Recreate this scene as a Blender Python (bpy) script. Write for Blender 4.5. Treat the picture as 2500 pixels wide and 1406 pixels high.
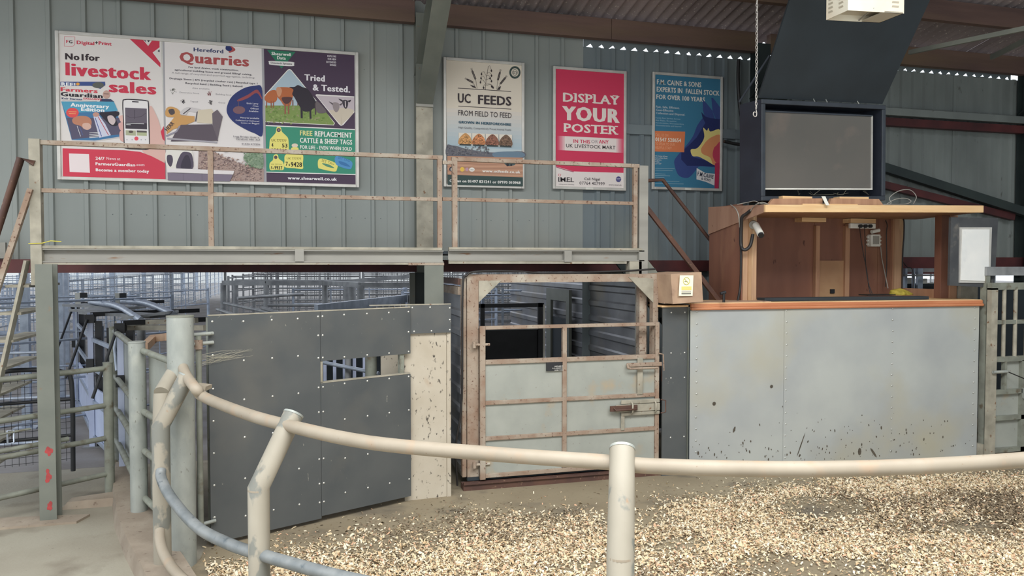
import bpy, bmesh, math, random
import numpy as np
from mathutils import Vector, Matrix
random.seed(7)
rng = np.random.default_rng(7)
SC = bpy.context.scene
COL = SC.collection
for o in list(bpy.data.objects):
    bpy.data.objects.remove(o)
# ------------------------------------------------------------------ camera, world, lights
YAW = math.radians(15.5); PIT = math.radians(1.8); FP = 1850.0; EYE = 2.2
cam_d = bpy.data.cameras.new('camera'); cam = bpy.data.objects.new('camera', cam_d); COL.objects.link(cam)
cam.location = (0, 0, EYE)
cam.rotation_euler = (math.pi/2 - PIT, 0, -YAW)
cam_d.sensor_width = 36; cam_d.lens = 36*FP/2500; cam_d.clip_end = 300
SC.camera = cam
w = bpy.data.worlds.new('overcast_sky'); SC.world = w; w.use_nodes = True
bg = w.node_tree.nodes['Background']; bg.inputs[0].default_value = (0.86, 0.93, 1.0, 1); bg.inputs[1].default_value = 2.0

def area(name, loc, sx, sy, power, colr, rot=(0, 0, 0)):
    d = bpy.data.lights.new(name, 'AREA'); d.shape = 'RECTANGLE'; d.size = sx; d.size_y = sy; d.energy = power; d.color = colr
    o = bpy.data.objects.new(name, d); COL.objects.link(o); o.location = loc; o.rotation_euler = rot
    return o
area('skylight_over_ring', (0.5, 0.0, 7.6), 10.0, 4.0, 1560, (1.0, 0.985, 0.955))
area('added_front_fill', (-2.0, -5.5, 3.6), 11.0, 3.0, 290, (1.0, 0.975, 0.94), (math.radians(72), 0, 0))  # added frontal fill from behind the camera, not a roof light
area('added_yard_fill', (-4.0, 13.5, 4.2), 5.0, 6.0, 80, (0.80, 0.87, 1.0))  # added lamp below the yard roof, brightens the left side of the yard
area('added_far_yard_fill', (2.0, 30.0, 4.2), 5.0, 30.0, 620, (0.85, 0.9, 1.0))  # added lamp to brighten the hurdles of the middle pens
area('added_fill_behind_gates', (2.0, 13.0, 4.2), 4.0, 3.0, 110, (0.85, 0.9, 1.0))  # added lamp, lightens the race and the inside of the crate
SC.view_settings.view_transform = 'Standard'; SC.view_settings.look = 'None'
SC.view_settings.gamma = 1; SC.view_settings.use_curve_mapping = False
SC.view_settings.exposure = -0.05

# ------------------------------------------------------------------ geometry helpers
_F = Vector((math.sin(YAW)*math.cos(PIT), math.cos(YAW)*math.cos(PIT), -math.sin(PIT)))
_R = Vector((math.cos(YAW), -math.sin(YAW), 0)); _U = _R.cross(_F)
def ray(px, py): return _F + _R*((px-1250)/FP) + _U*((703-py)/FP)
def PY(px, py, Y): d = ray(px, py); t = Y/d.y; return Vector((d.x*t, Y, EYE+d.z*t))
def PZ(px, py, Z=0.0): d = ray(px, py); t = (Z-EYE)/d.z; return Vector((d.x*t, d.y*t, Z))
def PX(px, py, X): d = ray(px, py); t = X/d.x; return Vector((X, d.y*t, EYE+d.z*t))
def V(*a): return Vector(a)

class MB:
    def __init__(s): s.v = []; s.f = []; s.m = []; s.s = []
    def add(s, vs, fs, mi=0, sm=False):
        b = len(s.v); s.v += [tuple(q) for q in vs]
        for f in fs: s.f.append([b+i for i in f]); s.m.append(mi); s.s.append(sm)
        return s
    def box(s, x0, x1, y0, y1, z0, z1, mi=0):
        vs = [(x, y, z) for z in (z0, z1) for y in (y0, y1) for x in (x0, x1)]
        return s.add(vs, [(0, 2, 3, 1), (4, 5, 7, 6), (0, 1, 5, 4), (2, 6, 7, 3), (0, 4, 6, 2), (1, 3, 7, 5)], mi)
    def hexa(s, c, mi=0):   # c: 8 corners, bottom loop then top loop
        return s.add(c, [(3, 2, 1, 0), (4, 5, 6, 7), (0, 1, 5, 4), (1, 2, 6, 5), (2, 3, 7, 6), (3, 0, 4, 7)], mi)
    def bar(s, p, q, w_, h_, up=(0, 0, 1), mi=0):
        p = Vector(p); q = Vector(q); d = (q-p).normalized(); u = Vector(up)
        if abs(d.dot(u)) > .97: u = Vector((0, 1, 0))
        r = d.cross(u).normalized(); u = r.cross(d).normalized(); a = r*(w_/2); b = u*(h_/2)
        c = [p-a-b, p+a-b, p+a+b, p-a+b, q-a-b, q+a-b, q+a+b, q-a+b]
        return s.add(c, [(3, 2, 1, 0), (4, 5, 6, 7), (0, 1, 5, 4), (1, 2, 6, 5), (2, 3, 7, 6), (3, 0, 4, 7)], mi)
    def tube(s, pts, r, n=12, mi=0, caps=True, closed=False):
        pts = [Vector(p) for p in pts]; k = len(pts); rings = []; prev = None
        rr = r if isinstance(r, (list, tuple)) else [r]*k
        for i in range(k):
            if closed: t = pts[(i+1) % k]-pts[i-1]
            else: t = pts[min(i+1, k-1)]-pts[max(i-1, 0)]
            t.normalize()
            if prev is None:
                u = Vector((0, 0, 1)) if abs(t.z) < .9 else Vector((0, 1, 0))
            else: u = prev
            a = (u-t*u.dot(t)).normalized(); b = t.cross(a); prev = a
            sc = 1.0
            if 0 < i < k-1 and not closed:
                cs = (pts[i]-pts[i-1]).normalized().dot((pts[i+1]-pts[i]).normalized()); sc = 1/max(.6, math.sqrt((1+cs)/2))
            rings.append([pts[i]+(a*math.cos(2*math.pi*j/n)+b*math.sin(2*math.pi*j/n))*rr[i]*(sc if sc < 1.05 else 1.0+(sc-1)*.5) for j in range(n)])
        vs = [q for rg in rings for q in rg]; fs = []
        for i in range(k if closed else k-1):
            i2 = (i+1) % k
            for j in range(n): fs.append((i*n+j, i*n+(j+1) % n, i2*n+(j+1) % n, i2*n+j))
        s.add(vs, fs, mi, True)
        if caps and not closed:
            s.add(rings[0], [tuple(range(n))[::-1]], mi); s.add(rings[-1], [tuple(range(n))], mi)
        return s
    def prism(s, poly, th, mi=0):
        th = Vector(th); poly = [Vector(p) for p in poly]; n = len(poly)
        vs = poly+[p+th for p in poly]
        return s.add(vs, [tuple(range(n))[::-1], tuple(range(n, 2*n))]+[(i, (i+1) % n, n+(i+1) % n, n+i) for i in range(n)], mi)
    def dome(s, c, nrm, r, h, n=8, mi=0):
        c = Vector(c); nn = Vector(nrm).normalized(); u = Vector((0, 0, 1)) if abs(nn.z) < .9 else Vector((1, 0, 0))
        a = nn.cross(u).normalized(); b = nn.cross(a)
        vs = []
        for (rr, hh) in ((1, 0), (.75, .7)):
            vs += [c+(a*math.cos(2*math.pi*j/n)+b*math.sin(2*math.pi*j/n))*r*rr+nn*h*hh for j in range(n)]
        vs.append(c+nn*h)
        fs = [(j, (j+1) % n, n+(j+1) % n, n+j) for j in range(n)]+[(n+j, n+(j+1) % n, 2*n) for j in range(n)]
        return s.add(vs, fs, mi, True)
    def build(s, name, mat, parent=None, bevel=0, at=None, kind=None, label=None):
        me = bpy.data.meshes.new(name)
        org = Vector((0, 0, 0))
        if parent is not None: org = Vector(parent['_o']) if '_o' in parent else Vector((0, 0, 0))
        elif at is not None: org = Vector(at)
        vs = [(p[0]-org.x, p[1]-org.y, p[2]-org.z) for p in s.v]
        me.from_pydata(vs, [], s.f)
        for mt in (mat if isinstance(mat, (list, tuple)) else [mat]): me.materials.append(mt)
        me.polygons.foreach_set('material_index', s.m); me.polygons.foreach_set('use_smooth', s.s)
        bm = bmesh.new(); bm.from_mesh(me); bmesh.ops.recalc_face_normals(bm, faces=bm.faces); bm.to_mesh(me); bm.free()
        me.update()
        o = bpy.data.objects.new(name, me); COL.objects.link(o)
        if parent is not None: o.parent = parent
        else: o.location = org
        o['_o'] = tuple(org)
        if bevel:
            b = o.modifiers.new('bevel', 'BEVEL'); b.width = bevel; b.segments = 2; b.limit_method = 'ANGLE'
        if kind: o['kind'] = kind
        if label: o['label'] = label
        return o
def tag(o, label=None, cat=None, group=None, kind=None):
    if label: o['label'] = label
    if cat: o['category'] = cat
    if group: o['group'] = group
    if kind: o['kind'] = kind
    return o
def empty(name, loc, label=None, cat=None, group=None, kind=None):
    o = bpy.data.objects.new(name, None); COL.objects.link(o); o.location = loc; o['_o'] = tuple(loc); o.empty_display_size = .1
    return tag(o, label, cat, group, kind)
def copy_tree(o, parent=None):
    c = o.copy(); COL.objects.link(c)
    if parent is not None: c.parent = parent
    for ch in o.children: copy_tree(ch, c)
    return c

# ------------------------------------------------------------------ materials
def lin(c):
    return tuple(((x/255)/12.92 if x/255 <= .04045 else ((x/255+.055)/1.055)**2.4) for x in c)
def mat(name, base, rough=.6, metal=0.0, var=None, vscale=2.0, vlo=.35, vhi=.65, spots=None, sscale=25.0, slo=.62, shi=.66, bump=0.0, bscale=60.0, stretch=(1, 1, 1), sstretch=None, spec=.5, third=None, tscale=6, tlo=.55, thi=.7):
    m = bpy.data.materials.new(name); m.use_nodes = True; nt = m.node_tree; N = nt.nodes; L = nt.links
    b = N['Principled BSDF']; b.inputs['Roughness'].default_value = rough; b.inputs['Metallic'].default_value = metal
    b.inputs['Specular IOR Level'].default_value = spec
    bc = lin(base)+(1,); b.inputs['Base Color'].default_value = bc
    tc = N.new('ShaderNodeTexCoord'); mp = N.new('ShaderNodeMapping'); L.new(tc.outputs['Object'], mp.inputs[0]); mp.inputs['Scale'].default_value = stretch
    cur = None
    def layer(col2, scale, lo, hi, mapping, det=6):
        nonlocal cur
        n = N.new('ShaderNodeTexNoise'); n.inputs['Scale'].default_value = scale; n.inputs['Detail'].default_value = det
        L.new(mapping.outputs[0], n.inputs['Vector'])
        r = N.new('ShaderNodeMapRange'); r.inputs[1].default_value = lo; r.inputs[2].default_value = hi; L.new(n.outputs['Fac'], r.inputs[0])
        mx = N.new('ShaderNodeMix'); mx.data_type = 'RGBA'; L.new(r.outputs[0], mx.inputs[0])
        if cur is None: mx.inputs[6].default_value = bc
        else: L.new(cur, mx.inputs[6])
        mx.inputs[7].default_value = lin(col2)+(1,); cur = mx.outputs[2]
    if var: layer(var, vscale, vlo, vhi, mp)
    if third: layer(third, tscale, tlo, thi, mp)
    if spots:
        mp2 = mp
        if sstretch:
            mp2 = N.new('ShaderNodeMapping'); L.new(tc.outputs['Object'], mp2.inputs[0]); mp2.inputs['Scale'].default_value = sstretch; mp2.inputs['Location'].default_value = (3.1, 7.7, 1.3)
        layer(spots, sscale, slo, shi, mp2, 3)
    if cur is not None: L.new(cur, b.inputs['Base Color'])
    if bump:
        n = N.new('ShaderNodeTexNoise'); n.inputs['Scale'].default_value = bscale; n.inputs['Detail'].default_value = 5; L.new(mp.outputs[0], n.inputs['Vector'])
        bp = N.new('ShaderNodeBump'); bp.inputs['Strength'].default_value = bump; bp.inputs['Distance'].default_value = .01; L.new(n.outputs['Fac'], bp.inputs['Height']); L.new(bp.outputs[0], b.inputs['Normal'])
    return m
_flat = {}
def flat(rgb, rough=.55):
    k = tuple(rgb)+(rough,)
    if k not in _flat: _flat[k] = mat('print_%02x%02x%02x' % tuple(int(x) for x in rgb), rgb, rough, spec=.25)
    return _flat[k]

M = {}
M['clad'] = mat('cladding_grey_green', (148, 153, 149), .6, var=(136, 142, 139), vscale=1.1, third=(152, 153, 145), tscale=.8, spots=(96, 92, 84), sscale=9, slo=.76, shi=.82, stretch=(1, 1, .35), spec=.3)
M['clad_dark'] = mat('cladding_slate', (120, 130, 133), .6, var=(104, 114, 119), vscale=1.1, third=(128, 134, 128), tscale=.8, stretch=(1, 1, .35), spec=.3)
M['clad_back'] = mat('cladding_weathered', (136, 143, 140), .6, var=(118, 124, 122), vscale=1.5, spots=(96, 98, 94), sscale=14, slo=.68, shi=.76, stretch=(1, 1, .4), spec=.3)
M['roof'] = mat('fibre_cement', (156, 144, 142), .9, var=(128, 117, 117), vscale=1.2, spots=(206, 194, 184), sscale=45, slo=.64, shi=.70, bump=.4, stretch=(1, .5, 1))
M['purlin'] = mat('red_brown_timber', (112, 88, 80), .75, var=(92, 72, 68), vscale=2.5, third=(118, 98, 76), tscale=.7, tlo=.5, thi=.7, stretch=(.3, 3, 3), bump=.2)
M['red_steel'] = mat('red_oxide_steel', (92, 44, 44), .6, var=(66, 34, 36), vscale=3)
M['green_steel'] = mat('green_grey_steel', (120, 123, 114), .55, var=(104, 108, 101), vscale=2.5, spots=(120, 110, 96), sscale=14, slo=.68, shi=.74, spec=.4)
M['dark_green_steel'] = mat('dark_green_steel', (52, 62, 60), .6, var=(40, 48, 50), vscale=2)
M['old_paint'] = mat('flaking_cream_paint', (168, 162, 146), .7, var=(140, 136, 122), vscale=7, spots=(120, 92, 70), sscale=16, slo=.66, shi=.72)
M['beam'] = mat('painted_beam', (152, 150, 142), .6, var=(136, 134, 127), vscale=2.5, spots=(124, 96, 74), sscale=11, slo=.66, shi=.73, stretch=(.35, 1, 2))
M['rusty'] = mat('rusty_box_section', (160, 146, 130), .75, var=(140, 116, 98), vscale=5, third=(170, 162, 148), tscale=3, spots=(96, 64, 50), sscale=40, slo=.6, shi=.7, stretch=(1, 1, 1), bump=.15)
M['rusty_dark'] = mat('rusty_brown_pipe', (96, 68, 56), .6, var=(78, 56, 50), vscale=5, spots=(130, 104, 84), sscale=30, slo=.64, shi=.72)
M['rail'] = mat('worn_cream_rail', (158, 148, 132), .6, var=(146, 136, 120), vscale=4, third=(160, 141, 120), tscale=7, tlo=.54, thi=.68, spots=(130, 106, 86), sscale=60, slo=.7, shi=.78)
M['post_paint'] = mat('peeling_cream_post', (156, 150, 136), .6, var=(144, 138, 124), vscale=4, third=(118, 119, 112), tscale=7, tlo=.56, thi=.6, spots=(150, 118, 90), sscale=18, slo=.68, shi=.76, stretch=(1, 1, .6))
M['galv'] = mat('galvanised_pipe', (162, 166, 160), .5, metal=.15, var=(142, 147, 142), vscale=8, third=(176, 178, 168), tscale=5, spots=(120, 122, 114), sscale=40, slo=.66, shi=.74, stretch=(1, 1, .5))
M['galv_blue'] = mat('blue_grey_galvanised_pipe', (132, 136, 136), .5, metal=.1, var=(108, 114, 116), vscale=9, spots=(88, 96, 100), sscale=24, slo=.62, shi=.72)
M['galv_green'] = mat('weathered_galvanised', (140, 144, 132), .55, metal=.1, var=(120, 122, 112), vscale=7, third=(104, 96, 80), tscale=10, tlo=.58, thi=.7)
M['hurdle'] = mat('bright_galvanised', (176, 186, 200), .35, metal=.35, var=(150, 160, 176), vscale=9)
M['hurdle_dull'] = mat('dull_galvanised', (148, 150, 150), .5, metal=.15, var=(120, 122, 124), vscale=6)
M['black'] = mat('black_paint', (30, 32, 36), .5, var=(40, 42, 46), vscale=6)
M['black_soft'] = mat('charcoal_board', (44, 52, 58), .75, var=(38, 45, 50), vscale=2)
M['navy'] = mat('navy_black_box', (38, 43, 54), .45, var=(32, 36, 46), vscale=4, spots=(90, 94, 98), sscale=60, slo=.74, shi=.78)
M['bezel'] = mat('grey_bezel', (60, 66, 74), .4, var=(52, 57, 64), vscale=5)
M['screen'] = mat('dead_screen_glass', (104, 100, 95), .13, var=(98, 96, 92), vscale=1.2, third=(124, 112, 104), tscale=1.6, spec=.5)
M['ply_dark'] = mat('dark_phenolic_board', (86, 89, 89), .5, var=(74, 78, 80), vscale=2.2, third=(98, 97, 92), tscale=1.3, tlo=.5, thi=.75, spots=(150, 148, 138), sscale=26, slo=.72, shi=.77, sstretch=(1.4, 1.4, .6))
M['white_panel'] = mat('dirty_white_panel', (192, 184, 168), .55, var=(176, 166, 148), vscale=2.5, third=(160, 132, 104), tscale=3.2, tlo=.6, thi=.78, spots=(84, 78, 70), sscale=22, slo=.62, shi=.70, sstretch=(1.6, 1.6, .9))
M['sheet'] = mat('dull_zinc_sheet', (180, 184, 180), .42, metal=.12, var=(164, 168, 168), vscale=1.4, third=(176, 173, 156), tscale=1.1, tlo=.5, thi=.72  )
M['gate_sheet'] = mat('gate_zinc_sheet', (164, 167, 159), .55, metal=.1, var=(150, 154, 147), vscale=3, third=(176, 156, 126), tscale=3, tlo=.58, thi=.74, spots=(140, 138, 128), sscale=30, slo=.68, shi=.74)
M['mud'] = mat('mud_splash', (92, 84, 72), .9, var=(74, 68, 58), vscale=20)
M['corr_metal'] = mat('corrugated_zinc', (146, 148, 152), .4, metal=.25, var=(116, 118, 122), vscale=2, third=(130, 124, 112), tscale=1.8, tlo=.5, thi=.7)
M['concrete'] = mat('concrete_floor', (152, 147, 132), .9, var=(138, 131, 116), vscale=1.2, third=(120, 112, 98), tscale=2.2, tlo=.56, thi=.74, spots=(112, 104, 92), sscale=30, slo=.68, shi=.76, bump=.25, bscale=40)
M['ring_floor'] = mat('dirty_ring_concrete', (146, 135, 112), .9, var=(130, 118, 96), vscale=1.0, third=(106, 98, 84), tscale=1.7, tlo=.54, thi=.66, spots=(112, 100, 80), sscale=26, slo=.64, shi=.74, bump=.25, bscale=40)
M['kerb'] = mat('kerb_concrete', (158, 146, 130), .9, var=(140, 127, 112), vscale=4, spots=(112, 96, 84), sscale=20, slo=.64, shi=.74, bump=.3, bscale=30)
M['screw'] = mat('screw_head', (214, 214, 206), .35, metal=.3)
M['rivet'] = mat('rivet_head', (182, 184, 178), .4, metal=.3)
M['trim_orange'] = mat('varnished_moulding', (190, 122, 84), .4, var=(172, 106, 72), vscale=2, stretch=(.3, 3, 3), third=(202, 138, 98), tscale=3)
M['pine'] = mat('raw_pine', (226, 190, 142), .6, var=(208, 168, 120), vscale=3, stretch=(.35, 4, 4), third=(232, 206, 160), tscale=2.4, spots=(172, 122, 84), sscale=5, slo=.74, shi=.78)
M['pine_red'] = mat('aged_pine', (176, 136, 106), .6, var=(156, 116, 90), vscale=3, stretch=(4, 4, .35), spots=(130, 84, 60), sscale=5, slo=.7, shi=.78)
M['pine_post'] = mat('pale_post', (186, 150, 118), .6, var=(166, 130, 102), vscale=3, stretch=(5, 5, .4), third=(206, 176, 136), tscale=3)
M['ply_red'] = mat('varnished_plywood', (134, 92, 74), .55, var=(116, 78, 64), vscale=1.6, stretch=(2, 2, .5), third=(142, 102, 80), tscale=2, spots=(78, 44, 36), sscale=7, slo=.70, shi=.75, sstretch=(1.6, 1.6, .9))
M['ply_side'] = mat('plywood_gable', (166, 130, 108), .6, var=(148, 112, 92), vscale=2, stretch=(4, 4, .5), spots=(112, 74, 58), sscale=8, slo=.68, shi=.74, sstretch=(2.2, 2.2, 1))
M['ply_pale'] = mat('pale_plywood', (178, 142, 106), .6, var=(162, 124, 92), vscale=3)
M['box_wood'] = mat('weathered_ply_box', (180, 152, 126), .7, var=(160, 132, 110), vscale=5, third=(140, 114, 96), tscale=8, tlo=.58, thi=.72)
M['white'] = mat('white_plastic', (226, 226, 218), .45, var=(212, 210, 200), vscale=8)
M['cream'] = mat('cream_enamel', (236, 232, 214), .4, var=(226, 214, 192), vscale=3)
M['grille'] = mat('cream_grille', (190, 182, 164), .5)
M['ali'] = mat('aluminium_frame', (206, 204, 198), .4, metal=.25, var=(190, 188, 182), vscale=6)
M['cable'] = mat('black_cable', (34, 32, 32), .5)
M['cable_grey'] = mat('grey_cable', (150, 148, 140), .5)
M['yellow'] = mat('yellow_cloth', (176, 158, 60), .8, var=(140, 124, 40), vscale=20)
M['rope'] = mat('yellow_twine', (206, 196, 84), .8)
M['chain'] = mat('zinc_chain', (176, 172, 166), .4, metal=.4)
M['lit'] = mat('translucent_panel', (232, 232, 228), .35, var=(222, 224, 222), vscale=4, third=(204, 206, 208), tscale=5, tlo=.6, thi=.8)
M['dust_board'] = mat('dusty_black_board', (74, 76, 78), .7, var=(58, 60, 64), vscale=4, third=(110, 106, 100), tscale=6, tlo=.58, thi=.75)
M['dirt'] = mat('yard_dirt', (116, 98, 84), .95, var=(90, 74, 62), vscale=2)
M['yard_conc'] = mat('yard_concrete', (140, 137, 136), .9, var=(118, 112, 108), vscale=1.5, bump=.3, bscale=20)
M['red_paint'] = mat('red_spray_paint', (176, 66, 66), .7, var=(150, 60, 60), vscale=20)
M['white_wall'] = mat('white_render', (226, 226, 222), .8)
M['blue_sheet'] = mat('pale_blue_panel', (196, 206, 232), .4, var=(180, 190, 216), vscale=3)
M['straw'] = mat('cobweb_straw', (206, 200, 176), .9)

# ------------------------------------------------------------------ setting
fl = MB().box(-9, 14, -2, 9.05, -.2, 0).build('floor', M['concrete'], kind='structure')
rf = MB(); rp_ = [(-1.0, 5.0), (-.75, 6.0), (-.72, 7.0), (.9, 9.0), (11.9, 9.0), (11.9, 1.5), (2, 1.5), (-.5, 3.6)]
rf.prism([(a, b, 0.0) for a, b in rp_], (0, 0, .003)); rf.build('floor', M['ring_floor'], kind='structure')
fl2 = MB().box(-90, 90, 9.06, 240, -.2, 0)
fl2.box(-60, -9.01, -2, 9.05, -.2, 0)
fl2.build('yard_ground', M['yard_conc'], kind='structure')
MB().box(-8.2, 14, 9.4, 52, 4.3, 4.4).build('yard_roof', M['roof'], kind='structure')
MB().box(-90, 60, 95, 95.4, 0, 2.6).build('yard_wall', M['white_wall'], kind='structure')
WY = 9.0
def clad(mb, x0, x1, z0, z1, y, pitch, rw, rd, phase=0.0):
    pr = [(x0, 0)]; x = math.ceil((x0-phase)/pitch)*pitch+phase
    while x < x1-rw:
        if x-rw > x0: pr += [(x-rw, 0), (x-rw*.6, rd), (x+rw*.6, rd), (x+rw, 0)]
        x += pitch
    pr.append((x1, 0))
    vs = []; fs = []
    for i, (px, d) in enumerate(pr): vs += [(px, y-d, z0), (px, y-d, z1)]
    for i in range(len(pr)-1): fs.append((2*i, 2*i+2, 2*i+3, 2*i+1))
    mb.add(vs, fs)
wall = empty('wall_back', (0, WY, 0), kind='structure')
PH = 0.14
x = -6.0+PH-.1667
i = 0
while x < 3.4:
    x1 = min(x+1.0, 3.42); m_ = MB(); clad(m_, x, x1+(.012 if x1 < 3.4 else 0), 2.24, 5.3, WY-.004*(i % 2), .3333, .028, .028, PH)
    o = m_.build('cladding_sheet', M['clad'], wall); x = x1; i += 1
    sm = o.modifiers.new('t', 'SOLIDIFY'); sm.thickness = .004; sm.offset = 1
    if x1 >= 3.4: break
x = 3.42
while x < 5.9:
    x1 = min(x+.83, 5.92); m_ = MB(); clad(m_, x, x1+(.02 if x1 < 5.9 else 0), .05 if x > 3.9 else .6, 4.925, WY-.003*(i % 2), .2, .04, .03, .02)
    o = m_.build('cladding_sheet', M['clad_dark'], wall); x = x1; i += 1
    sm = o.modifiers.new('t', 'SOLIDIFY'); sm.thickness = .004; sm.offset = 1
    if x1 >= 5.9: break
x = 5.96
while x < 13:
    x1 = min(x+.8, 13.2); m_ = MB(); clad(m_, x, x1+.02, 2.28, 4.95 if x < 10.2 else 5.3, WY-.003*(i % 2), .2, .045, .032, .06)
    o = m_.build('cladding_sheet', M['clad_back'], wall); x = x1; i += 1
    sm = o.modifiers.new('t', 'SOLIDIFY'); sm.thickness = .004; sm.offset = 1
# scalloped eaves filler teeth seen against the daylight
tm = MB()
for (a, b, z) in ((3.42, 5.86, 4.925), (7.6, 10.2, 4.95)):
    n = int((b-a)/.15)
    for k in range(n):
        xx = a+k*(b-a)/n; wd = (b-a)/n
        for tri in ([(0, -.01), (.18, -.01), (.62, .04), (0, .13)], [(.62, .04), (.86, -.01), (1, -.01), (1, .13)], [(0, .13), (.62, .04), (1, .13)]): tm.prism([(xx+wd*u_, WY-.02, z+v_) for u_, v_ in tri], (0, .01, 0))
tm.build('eaves_filler', M['clad_dark'], wall)

fx_ = MB()
for z_ in (2.74, 4.46):
    for k in range(-10, 11):
        fx_.dome((.14+.3333*k-.09, WY-.004, z_+random.uniform(-.006, .006)), (0, -1, 0), .005, .004, n=6)
        if z_ < 2.8: fx_.dome((.14+.3333*k+.09, WY-.004, z_+random.uniform(-.006, .006)), (0, -1, 0), .005, .004, n=6)
fx_.build('sheet_fixings', M['clad_dark'], wall, kind='stuff')
# columns and haunched rafters
def column(xc, matn, low=None):
    c = empty('column', (xc, 8.9, 0), kind='structure')
    m_ = MB(); m_.box(xc-.095, xc+.095, 8.80, 8.81, 0, 5.1); m_.box(xc-.095, xc+.095, 8.965, 8.975, 0, 5.1); m_.box(xc-.005, xc+.005, 8.81, 8.965, 0, 5.1)
    m_.build('column_section', matn, c)
    if low: MB().box(xc-.097, xc+.097, 8.79, 8.799, 2.3, 4.06).build('painted_flange', low, c)
    r = MB()
    p = V(xc, 8.80, 4.06); q = V(xc, 6.9, 5.42)
    d = (q-p).normalized(); nn = V(0, d.z, -d.y)
    r.bar(p-nn*.02+d*.02, q-nn*.02, .19, .012, up=nn); r.bar(p+V(0, 0, .16)+nn*.12, q+V(0, 0, .06)+nn*.10, .012, .24, up=nn); r.bar(p+nn*.26+V(0, .1, .1), q+nn*.2, .19, .012, up=nn)
    r.build('haunch', M['green_steel'] if matn != M['dark_green_steel'] else matn, c)
    r2 = MB(); r2.box(xc-.1, xc+.1, 8.77, 8.80, 4.02, 4.05); r2.build('haunch_seat_plate', M['beam'], c)
    r3 = MB(); r3.bar((xc, 6.95, 5.36), (xc, -1.5, 7.05), .19, .3); r3.build('rafter', matn, c)
    return c
column(1.385, M['green_steel'], M['old_paint'])
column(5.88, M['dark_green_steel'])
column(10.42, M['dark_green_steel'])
cpl = empty('column', (1.2, 8.8, 0), kind='structure')
a_ = PY(1000, 700, 8.75).x; b_ = PY(1013, 700, 8.75).x; c_ = PY(1043, 700, 8.75).x
MB().box(a_, b_, 8.73, 8.76, 0, 2.1).build('column_flange', M['green_steel'], cpl); MB().box(b_, c_, 8.755, 8.775, 0, 2.1).build('column_web', M['dark_green_steel'], cpl)

# eaves purlin of red-brown timber in lengths
purl = empty('trim_1', (0, 8.9, 5.0), kind='structure')
for (a, b, dz) in ((-5, 1.28, 0), (1.5, 3.72, .0), (3.724, 5.78, 0), (5.98, 10.3, 0)):
    MB().box(a, b, 8.80, 8.9, 4.985+dz, 5.235+dz).build('eaves_purlin', M['purlin'], purl, bevel=.004)
MB().box(-5, 12, 7.72, 7.80, 5.22, 5.47).build('roof_purlin', M['purlin'], purl)
MB().box(-5, 12, 6.0, 6.08, 5.56, 5.80).build('roof_purlin', M['purlin'], purl)
MB().box(-5, 12, 4.2, 4.28, 5.92, 6.16).build('roof_purlin', M['purlin'], purl)
# corrugated roof
SL = .2
ceil = empty('ceiling', (0, 9, 5.25), kind='structure')
def corr(mb, x0, x1, ya, yb, za, zb, pitch=.146, amp=.028, seg=8):
    n = int(round((x1-x0)/pitch*seg)); vs = []; fs = []
    for i in range(n+1):
        xx = x0+(x1-x0)*i/n; d = amp*math.sin(2*math.pi*xx/pitch)
        vs += [(xx, ya, za+d), (xx, yb, zb+d)]
    for i in range(n): fs.append((2*i, 2*i+2, 2*i+3, 2*i+1))
    mb.add(vs, fs, 0, True)
x = -5.0; k = 0
while x < 12.9:
    for (ya, yb) in ((9.25, 6.0), (6.15, 2.9)):
        z = lambda y: 5.29+SL*(9-y)
        m_ = MB(); corr(m_, x, x+1.022+.02, ya, yb, z(ya)+.004*(k % 2), z(yb)+.004*(k % 2)+(.012 if ya < 7 else 0))
        m_.build('roof_sheet', M['roof'], ceil)
    x += 1.022; k += 1
MB().box(-16, 14, -14, -2.6, 7.3, 7.4).build('ceiling_rear', M['roof'], kind='structure')
MB().box(-16, 14, -14.2, -14, 0, 7.4).build('wall_front', M['clad'], kind='structure')
MB().box(14, 14.2, -14, 9, 0, 7.4).build('wall_right_rear', M['clad'], kind='structure')
# roof ridge part behind the viewer is open skylight

# girder under the cladding and rails on the back wall
MB().box(-7, 5.8, 8.86, 8.99, 2.11, 2.25).build('trim_2', M['red_steel'], kind='structure')
MB().box(6, 13, 8.86, 8.99, 2.06, 2.30).build('trim_3', M['red_steel'], kind='structure')
MB().box(-7, -2.9, 8.80, 8.85, 2.26, 2.42).build('trim_4', M['beam'], kind='structure')
g = empty('trim_5', (8, 8.9, 3.5), kind='structure')
MB().box(6, 10.3, 8.80, 8.9, 4.27, 4.37).build('sheeting_rail', M['clad_back'], g)
MB().box(6, 10.3, 8.82, 8.92, 4.13, 4.24).build('sheeting_rail', M['red_steel'], g)
MB().bar((7.5, 8.84, 3.62), (10.4, 8.84, 2.96), .1, .12).build('diagonal_brace', M['dark_green_steel'], g)
MB().bar((7.5, 8.9, 3.38), (10.2, 8.9, 2.9), .08, .10).build('diagonal_brace', M['red_steel'], g)
MB().box(3.6, 5.8, 8.952, 8.966, 3.86, 3.98).build('sheeting_rail', M['clad_dark'], g)
MB().bar(PY(2220, 128, 7.5), PY(2520, 66, 6.2), .04, .05).build('wind_brace', M['green_steel'], g)
MB().bar(PY(2420, 140, 8.0), PY(2520, 90, 7.3), .04, .06).build('wind_brace', M['green_steel'], g)

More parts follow.
